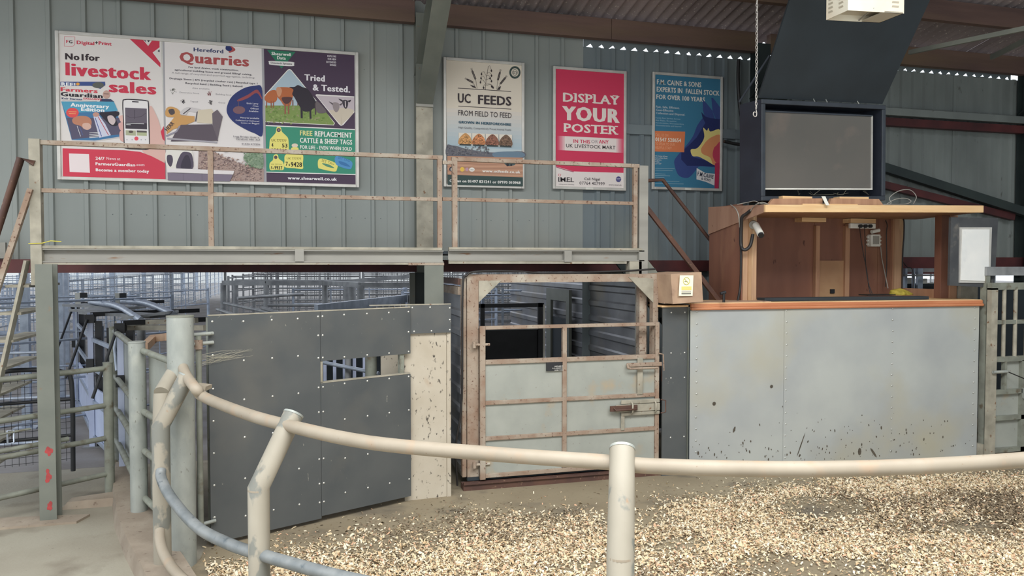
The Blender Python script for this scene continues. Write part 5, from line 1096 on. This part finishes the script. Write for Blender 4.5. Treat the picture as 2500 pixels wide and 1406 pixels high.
# chain
ch = empty('hanging_chain', (3.6, 5.5, 3.46), 'thin zinc chain with an open hook hanging before the posters', 'chain')
top = PY(1848, 0, 5.5)+V(0, 0, .3); bot = PY(1846, 262, 5.5); n = int((top-bot).length/.028)
for k in range(n+1):
    c = bot+(top-bot)*k/n; a = k % 2
    pts = [c+(V(math.cos(t)*.0085, 0, 0) if a else V(0, math.cos(t)*.0085, 0))+V(0, 0, math.sin(t)*.019) for t in [j*.785 for j in range(8)]]
    MB().tube(pts, .0028, 5, closed=True).build('chain_link', M['chain'], ch)
hk = bot-V(0, 0, .02)
MB().tube(arc([hk, hk+V(.003, 0, -.02), hk+V(-.02, 0, -.02), hk+V(-.026, 0, -.04), hk+V(-.014, 0, -.055), hk+V(.004, 0, -.05), hk+V(.006, 0, -.02)], 4), .004, 6).build('hook', M['chain'], ch)
# black cable down the wall by the teal poster
lc_ = MB().tube(arc([PY(1803, 145, 8.85), PY(1802, 200, 8.85), PY(1806, 260, 8.85), PY(1815, 310, 8.85), PY(1826, 340, 8.85), PY(1824, 352, 8.85), PY(1800, 352, 8.85), PY(1768, 345, 8.85)], 5), .022, 8)
tag(lc_.build('cable_bundle', M['cable'], at=tuple(PY(1815, 310, 8.85))), 'thick black cable bundle running down beside the teal poster', 'cable')

# ------------------------------------------------------------------ right gate and pens
rg = empty('barred_gate', (8.0, 6.8, 0), 'pale barred gate with sheeted lower half at the far right of the ring', 'gate')
gxa = PY(2418, 700, 6.8).x; RGY = 6.8
MB().box(gxa-.0, gxa+.09, RGY-.02, RGY+.04, .0, 1.93).build('stile', M['old_paint'], rg)
MB().box(gxa, gxa+1.7, RGY-.02, RGY+.04, 1.91, 1.99).build('top_rail', M['galv_green'], rg)
MB().box(gxa, gxa+1.7, RGY+.05, RGY+.1, 2.07, 2.17).build('top_rail', M['hurdle_dull'], rg)
for z, n in ((1.52, .045), (1.09, .06), (.72, .05), (.42, .05), (.05, .05)): MB().box(gxa+.09, gxa+1.7, RGY-.02, RGY+.02, z, z+n).build('rail', M['galv_green'], rg)
for k in range(9): MB().tube([(gxa+.2+.165*k, RGY, 1.14), (gxa+.2+.165*k, RGY, 1.92)], .022, 10).build('bar', M['old_paint'], rg)
MB().box(gxa+.46, gxa+.53, RGY-.02, RGY+.03, .05, 1.1).build('middle_upright', M['galv_green'], rg)
for z0, z1 in ((.10, .42), (.47, .72)): MB().box(gxa+.09, gxa+1.7, RGY+.022, RGY+.03, z0, z1).build('sheet_panel', M['gate_sheet'], rg)
MB().box(gxa+.24, gxa+1.7, RGY+.022, RGY+.03, .77, 1.09).build('sheet_panel', M['gate_sheet'], rg)
MB().box(gxa+.21, gxa+.24, RGY-.02, RGY+.03, .77, 1.09).build('latch_upright', M['galv_green'], rg)
MB().box(gxa+.47, gxa+.6, RGY-.05, RGY-.02, .66, .78).build('latch_box', M['galv'], rg)
MB().tube([PY(2457, 906, 6.76), PY(2500, 924, 6.7), PY(2520, 932, 6.7)], .006, 6).build('pull_rod', M['cable'], rg)
MB().tube([(gxa+.02, RGY-.04, .98), (gxa+.22, RGY-.04, .98)], .018, 8).build('bolt', M['galv'], rg)
rp = empty('gate_frame_post', (7.42, 6.95, 0), 'grey channel post between the zinc counter and the barred gate', 'post')
pxl = PY(2397, 900, 6.9).x
MB().box(pxl, pxl+.055, 6.86, 6.94, 0, 2.1).build('channel_post', M['galv_green'], rp)
MB().box(pxl+.07, pxl+.11, 6.90, 6.95, 0, 2.1).build('channel_post', M['rusty_dark'], rp)
MB().box(pxl+.01, pxl+.13, 6.84, 6.86, .98, 1.06).build('latch_plate', M['old_paint'], rp)
MB().box(pxl-.05, pxl+.05, 6.85, 6.95, 0, .14).build('foot_block', M['old_paint'], rp)

# ------------------------------------------------------------------ yard: hurdles
def hurdle(name, L, H, nr, nu, mt, label, grp, post_r=.024):
    t = empty(name, (0, 0, 0), label, 'hurdle', grp)
    for xx in (0, L-.04): MB().box(xx, xx+.04, -.02, .02, .0, H).build('end_post', mt, t)
    for k in range(nr): z = .16+(H-.2)*k/(nr-1); MB().tube([(.04, 0, z), (L-.04, 0, z)], .016, 6, caps=False).build('rail', mt, t)
    for k in range(nu): xx = L*(k+1)/(nu+1); MB().box(xx-.012, xx+.012, -.022, -.012, .1, H).build('upright', mt, t)
    return t
def place(proto, x, y, deg, first, label=None, grp=None):
    o = proto if first else copy_tree(proto)
    o.location = (x, y, 0); o.rotation_euler = (0, 0, math.radians(deg))
    if label: o['label'] = label
    if grp: o['group'] = grp
    return o
ORD = 'first second third fourth fifth sixth seventh eighth ninth tenth eleventh twelfth thirteenth fourteenth fifteenth sixteenth seventeenth eighteenth nineteenth twentieth'.split()
h1 = hurdle('pen_hurdle', 2.45, 1.80, 7, 4, M['hurdle'], 'tall bright pipe hurdle in the long row receding at the left of the yard', 'long row of hurdles at the left of the yard')
for k in range(19): place(h1, -5.75, 13.0+2.5*k, 90, k == 0, ORD[k]+' hurdle from the near end of the long bright row receding at the left')
for k in range(13): place(h1, -10.2, 14.0+2.6*k, 90, False, ORD[k]+' hurdle from the near end of the farther row beyond the long row', 'second row of hurdles beyond the long row')
h2 = hurdle('cross_hurdle', 4.2, 1.75, 6, 2, M['hurdle'], 'pipe hurdle crossing between the two left hurdle rows', 'cross hurdles between the left rows')
for k in range(9): place(h2, -10.1, 14.2+4.0*k, 0, k == 0, ORD[k]+' cross hurdle from the front between the two left rows')
h3 = hurdle('pen_hurdle', 3.0, 1.95, 7, 5, M['hurdle_dull'], 'dull pipe hurdle of the middle pens seen below the walkway', 'hurdles of the middle pens')
n0 = 0
for r in range(7):
    for k in range(7):
        place(h3, -1.6+.25*r+3.05*k, 19.0+3.4*r, 0, n0 == 0, 'dull hurdle '+ORD[k]+' from the left in the '+ORD[r]+' row of middle pens'); n0 += 1
for k in range(5):
    for r in range(3): place(h3, -1.5+5.1*k, 17.0+4.2*r, 78, False, 'dull lengthways hurdle '+ORD[k]+' from the left in pen row '+('one', 'two', 'three')[r], 'dividing hurdles of the middle pens')
h4 = hurdle('pen_hurdle', 2.4, 1.70, 6, 2, M['hurdle'], 'bright pipe hurdle beside the round posts behind the dark gate', 'bright hurdles behind the dark gate')
for i, (x_, y_, d_) in enumerate(((-3.05, 15.2, 62), (-.2, 16.6, -8), (2.1, 16.3, 40), (3.6, 17.6, 65), (3.0, 12.8, 8), (5.4, 13.2, -6), (1.8, 14.2, 28))): place(h4, x_, y_, d_, i == 0, ('bright hurdle end-on left of the round race posts', 'bright hurdle behind the middle round posts', 'bright slanting hurdle behind the slatted gate', 'bright steeply slanting hurdle far behind the slatted gate', 'bright hurdle just behind the crate', 'bright hurdle behind the right half of the crate', 'bright slanting hurdle left of the crate')[i])
h6 = hurdle('pen_hurdle', 2.6, 1.8, 6, 3, M['hurdle'], 'bright pipe hurdle seen through the cattle crate', 'hurdles seen through the crate')
for i, (x_, y_, d_) in enumerate(((3.2, 12.2, -14), (5.6, 14.8, -20), (2.8, 16.0, 15))): place(h6, x_, y_, d_, i == 0, ('nearest bright hurdle seen through the open top of the crate gate', 'second bright hurdle seen through the crate opening', 'farthest bright hurdle seen through the crate opening')[i])
h7 = hurdle('pen_hurdle', 2.6, 1.75, 4, 2, M['hurdle'], 'pipe hurdle behind the left stairs', 'hurdles behind the left stairs')
for i, (x_, y_, d_) in enumerate(((-5.4, 9.6, 4), (-6.2, 11.4, 25), (-3.9, 10.6, 38), (-5.0, 12.6, 3))): place(h7, x_, y_, d_, i == 0, ('nearest pipe hurdle behind the left stairs', 'slanting pipe hurdle behind the left stairs', 'steeply slanting hurdle behind the left steel column', 'farthest pipe hurdle behind the left stairs')[i])
# white posts of the yard
for i, (px, y_) in enumerate(((64, 11.5), (150, 14.0), (165, 19.0))):
    x_ = PY(px, 900, y_).x; wpst = MB().box(x_-.05, x_+.05, y_-.05, y_+.05, 0, 4.29)
    wpst.box(x_-.14, x_+.14, y_-.12, y_+.12, 0, .02)
    tag(wpst.build('yard_post', M['hurdle'], at=(x_, y_, 0)), ('bright steel yard post behind the left stairs', 'bright steel yard post just right of the left steel column', 'slimmer far yard post by the start of the long hurdle row')[i], 'post')
# round posts with overhead beams behind the dark gate
orc = empty('cattle_race', (-1, 14.5, 0), 'dull steel race of round posts tied by overhead beams behind the dark gate', 'race')
rps = [(545, 14.6), (575, 15.8), (650, 14.4), (793, 14.6), (845, 15.6), (860, 13.8), (880, 13.2)]
tops = []
for px, D in rps:
    c = camd(px, 690, D); tops.append(V(c.x, c.y, 1.84)); MB().tube([(c.x, c.y, 0), (c.x, c.y, 1.84)], .055 if D > 14 else .065, 14).build('round_post', M['hurdle_dull'], orc)
for i, j in ((0, 2), (1, 4), (2, 3), (3, 6)): MB().bar(tops[i], tops[j], .10, .09).build('overhead_beam', M['hurdle_dull'], orc)
e = camd(1000, 688, 13.4); MB().bar(tops[6], V(e.x, e.y, 1.84), .1, .08).build('overhead_beam', M['hurdle_dull'], orc)
e = camd(1000, 672, 15.4); MB().bar(tops[4], V(e.x, e.y, 1.95), .1, .08).build('overhead_beam', M['hurdle_dull'], orc)
for (pa, pb, Da, Db) in (((548, 740), (700, 772), 13.8, 11.2), ((530, 755), (640, 790), 13, 10.4), ((655, 745), (890, 745), 13.6, 12.9), ((580, 728), (740, 718), 13, 14), ((640, 752), (720, 775), 11, 10.4)):
    MB().tube([camd(pa[0], pa[1], Da), camd(pb[0], pb[1], Db)], .028, 8).build('race_rail', M['hurdle_dull'], orc)
# slatted gate
sl = empty('slatted_gate', (0, 9.5, 0), 'grey vertical slatted gate with a sloping looking top rail behind the dark gate', 'gate')
A_ = camd(772, 772, 9.0); B_ = camd(990, 712, 11.9); A_.z = B_.z = 1.66
MB().bar(A_, B_, .05, .12).build('top_rail', M['hurdle'], sl)
n = 13
for k in range(n):
    p = A_+(B_-A_)*(k+.5)/n; d = (B_-A_).normalized()
    MB().bar(V(p.x, p.y, .15), V(p.x, p.y, 1.6), .07, .02, up=(d.x, d.y, 0)).build('slat', M['hurdle_dull'], sl)
MB().bar(V(A_.x, A_.y, .15), V(B_.x, B_.y, .15), .05, .1).build('bottom_rail', M['hurdle_dull'], sl)
MB().tube([(B_.x+.15, B_.y, 0), (B_.x+.15, B_.y, 1.72)], .12, 16).build('end_post', M['hurdle_dull'], sl)
sb = empty('upright_bar_gate', (0, 8.6, 0), 'pale blue upright bar gate seen through the slot window', 'gate')
A_ = camd(770, 900, 8.6); B_ = camd(925, 900, 8.2)
for k in range(7):
    p = A_+(B_-A_)*k/6.4; MB().box(p.x-.018, p.x+.018, p.y-.01, p.y+.01, .1, 1.5).build('bar', M['blue_sheet'], sb)
MB().tube([camd(775, 882, 8.3), camd(925, 912, 7.9)], .022, 8).build('rail', M['hurdle'], sb)
c = camd(850, 900, 8.2); MB().tube([(c.x, c.y, 0), (c.x, c.y, 1.5)], .035, 10).build('round_upright', M['hurdle_dull'], sb)
c = camd(906, 900, 7.9); MB().tube([(c.x, c.y, 0), (c.x, c.y, 1.55)], .062, 14).build('round_upright', M['galv_green'], sb)
MB().hexa([(A_.x-.6, A_.y+.5, 0), (B_.x+.2, B_.y+.5, 0), (B_.x+.2, B_.y+.53, 0), (A_.x-.6, A_.y+.53, 0), (A_.x-.6, A_.y+.5, 1.35), (B_.x+.2, B_.y+.5, 1.35), (B_.x+.2, B_.y+.53, 1.35), (A_.x-.6, A_.y+.53, 1.35)]).build('backing_sheet', M['black_soft'], sb)
c = camd(930, 900, 7.75); d = camd(988, 900, 7.65)
MB().hexa([(c.x, c.y, 0), (d.x, d.y, 0), (d.x, d.y+.03, 0), (c.x, c.y+.03, 0), (c.x, c.y, 1.55), (d.x, d.y, 1.55), (d.x, d.y+.03, 1.55), (c.x, c.y+.03, 1.55)]).build('white_board', M['white_panel'], sb)

# left handling crates
hr = empty('handling_race', (-3.2, 9.3, 0), 'black and white sheep handling race with curved bars left of the side fence', 'handling race')
feet = [(188, 1000, 11.3), (226, 1092, 9.0), (300, 1168, 7.85)]
fp = []
for (px, py, D) in feet: c = PZ(px, py); fp.append(c)
for i, c in enumerate(fp):
    hgt = 1.62
    MB().box(c.x-.03, c.x+.03, c.y-.02, c.y+.03, 0, hgt).build('frame_post', M['blue_sheet'], hr)
    MB().box(c.x+.05, c.x+.12, c.y-.02, c.y+.04, 0, hgt-.1).build('frame_post', M['black'], hr)
    MB().box(c.x-.1, c.x+.16, c.y-.05, c.y+.05, 0, .015).build('foot_plate', M['hurdle_dull'], hr)
    lt_ = MB().box(c.x-.05, c.x+.05, c.y-.05, c.y+.06, hgt-.12, hgt-.02).build('latch_block', M['black'], hr)
    MB().tube([(c.x-.02, c.y-.06, hgt-.08), (c.x-.22, c.y-.2, hgt-.75)], .016, 6).build('lever', M['black'], hr)
    MB().box(c.x-.04, c.x+.04, c.y-.06, c.y-.02, .95, 1.07).build('latch_block', M['black'], hr)
    MB().bar((c.x, c.y, hgt-.02), (c.x+1.15, c.y+.5, hgt-.02), .05, .05).build('cross_bar', M['black'], hr)
for i in range(2):
    a, b = fp[i], fp[i+1]
    for z in (.12, .55, .95, 1.3): MB().bar((a.x+.02, a.y, z), (b.x+.02, b.y, z), .03, .045).build('rail', M['hurdle'], hr)
    MB().hexa([(a.x+.03, a.y, .15), (b.x+.03, b.y, .15), (b.x+.05, b.y, .15), (a.x+.05, a.y, .15), (a.x+.03, a.y, .72), (b.x+.03, b.y, .72), (b.x+.05, b.y, .72), (a.x+.05, a.y, .72)]).build('side_panel', M['blue_sheet'], hr)
a = fp[2]; b = V(a.x+.55, a.y-.9, 0)
for (p0, p1, D0, D1) in (((222, 738), (345, 782), 11.0, 8.2), ((288, 735), (425, 768), 11.6, 8.6)):
    A_ = camd(p0[0], p0[1], D0); B_ = camd(p1[0], p1[1], D1); mm = (A_+B_)/2+V(.03, .1, .04)
    MB().tube(arc([A_, mm, B_], 6), .045, 4).build('curved_bar', M['hurdle'], hr)
for (x0, y0, x1, y1, D0, D1) in ((180, 744, 330, 752, 11, 10.4), (225, 762, 400, 772, 9.6, 8.8), (200, 756, 300, 760, 10, 9.6), (315, 775, 420, 762, 8.6, 8.6)):
    A_ = camd(x0, y0, D0); B_ = camd(x1, y1, D1)
    MB().bar(A_, B_, .35, .03).build('top_plate', M['hurdle_dull'], hr)
for (px, D) in ((202, 10.8), (298, 11.2)):
    c = camd(px, 742, D); MB().box(c.x-.09, c.x-.03, c.y-.02, c.y+.02, c.z, c.z+.16).build('white_bracket', M['white'], hr); MB().box(c.x-.03, c.x+.06, c.y-.02, c.y+.02, c.z+.09, c.z+.16).build('black_bracket', M['black'], hr)
for (x0, y0, x1, y1, D) in ((285, 790, 480, 782, 8.0), (300, 800, 500, 800, 7.9)):
    MB().bar(camd(x0, y0, D), camd(x1, y1, D-.3), .05, .05).build('cream_bar', M['old_paint'], hr)
MB().tube([camd(288, 800, 7.9), camd(280, 850, 7.9), camd(285, 905, 7.8)], .016, 6).build('lever', M['hurdle'], hr)
c = camd(287, 795, 7.8); MB().tube([c, c+V(.08, 0, 0)], .03, 8).build('red_pivot', M['red_steel'], hr)
for px, D in ((318, 8.3), (345, 9.2)):
    c = camd(px, 830, D); MB().tube([(c.x, c.y, 0), (c.x, c.y, 1.52)], .05, 12).build('round_post', M['hurdle_dull'], hr)
for k in range(5):
    c = camd(250+14*k, 800, 9.2-.25*k); MB().box(c.x-.015, c.x+.015, c.y-.015, c.y+.015, .1, 1.45).build('thin_upright', M['black'] if k % 2 else M['hurdle'], hr)
# timber topped tub behind fence post
tb_ = empty('timber_edge', (-1.1, 7.0, 1.3), 'rough timber rail edge behind the side fence sheeting', 'timber')
MB().bar(camd(352, 848, 6.9), camd(375, 826, 7.4), .06, .07).build('timber_piece', M['box_wood'], tb_); MB().bar(camd(375, 826, 7.4), camd(410, 822, 7.2), .06, .07).build('timber_piece', M['box_wood'], tb_)

# grey pens to the right behind the booth, and a dark sheet for the shade beyond
gp = empty('grey_pen_frame', (8.4, 8.6, 0), 'grey steel pen frame seen through the open right side of the booth', 'pen frame')
for (x0, y0, x1, y1, Y) in ((2205, 655, 2320, 664, 8.5), (2205, 670, 2320, 674, 8.3), (2205, 706, 2320, 712, 8.4), (2430, 655, 2520, 668, 8.6)):
    a = PY(x0, y0, Y); b = PY(x1, y1, Y); MB().box(a.x, b.x, Y-.03, Y+.03, min(a.z, b.z), max(a.z, b.z)).build('pen_rail', M['hurdle_dull'], gp)
for (x0, x1, Y) in ((2207, 2212, 8.4), (2228, 2231, 8.35), (2238, 2250, 8.45), (2296, 2300, 8.4)):
    a = PY(x0, 700, Y); b = PY(x1, 700, Y); MB().box(a.x, b.x, Y-.02, Y+.02, 0, PY(x0, 655, Y).z).build('pen_post', M['hurdle'], gp)
for (x0, y0, x1, y1) in ((2214, 678, 2226, 706), (2252, 680, 2262, 706), (2266, 690, 2290, 706)):
    a = PY(x0, y0, 8.7); b = PY(x1, y1, 8.7); MB().box(a.x, b.x, 8.69, 8.72, b.z, a.z).build('pale_plate', M['white'], gp)
ds = MB().box(7.7, 13, 8.58, 8.60, 0, 1.93); tag(ds.build('shade_sheet', M['black_soft'], at=(9, 8.6, 0)), 'dark sheeting behind the barred gate at the right', 'sheeting')  # dark sheet keeps the open space behind the gate looking shaded
MB().box(12.0, 12.1, -2, 9, 0, 6.5).build('wall_right', M['clad_dark'], kind='structure')
# low far buildings / hedges of light beyond the yard
fb = empty('far_yard_posts', (-10, 60, 0), 'row of pale roof posts far down the yard', 'posts')
for k in range(9): MB().box(-8.2, -8.0, 16+7*k, 16.2+7*k, 0, 4.3).build('roof_post', M['hurdle'], fb)
for k in range(7): MB().box(-8+3.2*k, -7.85+3.2*k, 51.5, 51.7, 0, 4.3).build('roof_post', M['hurdle_dull'], fb)
# ------------------------------------------------------------------ wood shavings on the ring floor
def fbm(x, y, seed):
    r_ = np.random.default_rng(seed); o = np.zeros_like(x)
    for k in range(5):
        f_ = .7*2**k
        for _ in range(3):
            a = r_.uniform(0, 6.28); p_ = r_.uniform(0, 6.28); o += np.sin((x*math.cos(a)+y*math.sin(a))*f_*2.2+p_+o*.4)/(2**k*1.6)
    return o
edge = [(620, 1345), (800, 1322), (1000, 1300), (1250, 1275), (1480, 1262), (1640, 1215), (1750, 1222), (1900, 1192), (2100, 1172), (2500, 1160), (2700, 1155)]
ex_ = np.array([[PZ(a, b).x, PZ(a, b).y] for a, b in edge])
NF = 270000
fx = rng.uniform(-1.5, 7.6, NF*2); fy = rng.uniform(2.9, 7.0, NF*2)
lim = np.interp(fx, ex_[:, 0], ex_[:, 1], left=ex_[0, 1]-.3, right=ex_[-1, 1])
n1 = fbm(fx, fy, 3); n2 = fbm(fx*2.2, fy*2.2, 9)
d = lim-fy+n2*.10
dens = 1/(1+np.exp(-d*9))
dens *= np.clip(1.15-.62*np.clip(n1*.75-.25, 0, 1.6), .07, 1)
fardens = .018*np.exp(-np.clip(fy-lim, 0, 3)*1.6)
for (px_, py_, rx_, ry_, am) in ((1640, 1212, .95, .42, .99), (1990, 1242, .5, .36, .985), (1560, 1268, .4, .24, .95), (2080, 1400, .45, .26, .95), (1880, 1385, .3, .2, .92), (1640, 1335, .3, .16, .92), (1420, 1385, .3, .12, .85), (2350, 1290, .4, .2, .9), (2250, 1345, .3, .08, .85)):
    c_ = PZ(px_, py_); q_ = ((fx-c_.x)/rx_)**2+((fy-c_.y)/ry_)**2+n2*.22; dens *= 1-am/(1+np.exp((q_-1)*3.5))
dens = np.maximum(dens, fardens)
cenr = np.hypot(fx-1.3, fy-7.2)
dens *= ((p2b[0]+.75)*(fy-6.0)-(p2b[1]-6.0)*(fx+.75) > 0)*(fy > 2.9)*((fx-8.4) < 0)
keep = rng.uniform(0, 1, NF*2) < dens*.82
fx, fy = fx[keep][:NF], fy[keep][:NF]; n = len(fx)
hmap = .012*(1/(1+np.exp(-(np.interp(fx, ex_[:, 0], ex_[:, 1])-fy-.15)*9)))
L_ = rng.uniform(.005, .015, n)*np.where(rng.uniform(0, 1, n) < .12, 1.5, 1); W_ = L_*rng.uniform(.55, 1.2, n); th = rng.uniform(0, 6.283, n); tilt = rng.normal(0, .45, n); roll = rng.normal(0, .45, n); curl = rng.uniform(.0, .35, n)*L_
z0 = hmap*rng.uniform(.3, 1.6, n)+.004+L_*.35*np.abs(np.sin(tilt))
c, s_ = np.cos(th), np.sin(th); ct, stt = np.cos(tilt), np.sin(tilt); crr, srr = np.cos(roll), np.sin(roll)
A1 = np.stack([c*ct, s_*ct, stt], 1); A2 = np.stack([-s_*crr, c*crr, srr], 1); A3 = np.cross(A1, A2)
base = np.stack([fx, fy, z0], 1); vs = np.empty((n, 6, 3))
for k, (u, v, cu) in enumerate(((-1, -1, 0), (-1, 1, 0), (0, -1.1, 1), (0, .9, 1), (1, -.8, 0), (1, 1, 0))):
    vs[:, k] = base+A1*(L_*u)[:, None]+A2*(W_*v*.5*2*.5)[:, None]+A3*(curl*cu)[:, None]
vs = vs.reshape(-1, 3); vs[:, 2] = np.maximum(vs[:, 2], .002)
me = bpy.data.meshes.new('wood_shavings'); me.vertices.add(n*6); me.vertices.foreach_set('co', vs.ravel().astype(np.float32))
fi = (np.arange(n)*6)[:, None]+np.array([0, 2, 3, 1, 2, 4, 5, 3])[None, :]
me.loops.add(n*8); me.loops.foreach_set('vertex_index', fi.ravel().astype(np.int32))
me.polygons.add(n*2); me.polygons.foreach_set('loop_start', (np.arange(n*2)*4).astype(np.int32)); me.polygons.foreach_set('loop_total', np.full(n*2, 4, np.int32))
dark = np.clip(fbm(fx*1.6+4, fy*1.6, 21)*.5+.1, 0, 1)
pr = rng.uniform(0, 1, n); mi_ = np.select([pr < .42, pr < .70, pr < .84, pr < .92-.0], [0, 1, 2, 3], 4)
mi_ = np.where(rng.uniform(0, 1, n) < dark*.75, 4, mi_)
me.polygons.foreach_set('material_index', np.repeat(mi_, 2).astype(np.int32))
for nm, rgb in (('shaving_cream', (214, 196, 162)), ('shaving_pale', (228, 217, 192)), ('shaving_tan', (198, 171, 134)), ('shaving_pink', (206, 166, 136)), ('shaving_dirty', (130, 115, 95))): me.materials.append(mat(nm, rgb, .8, spec=.2))
me.update(); me.validate()
o = bpy.data.objects.new('wood_shavings', me); COL.objects.link(o); tag(o, 'pale wood shavings spread over the ring floor', 'shavings', kind='stuff')
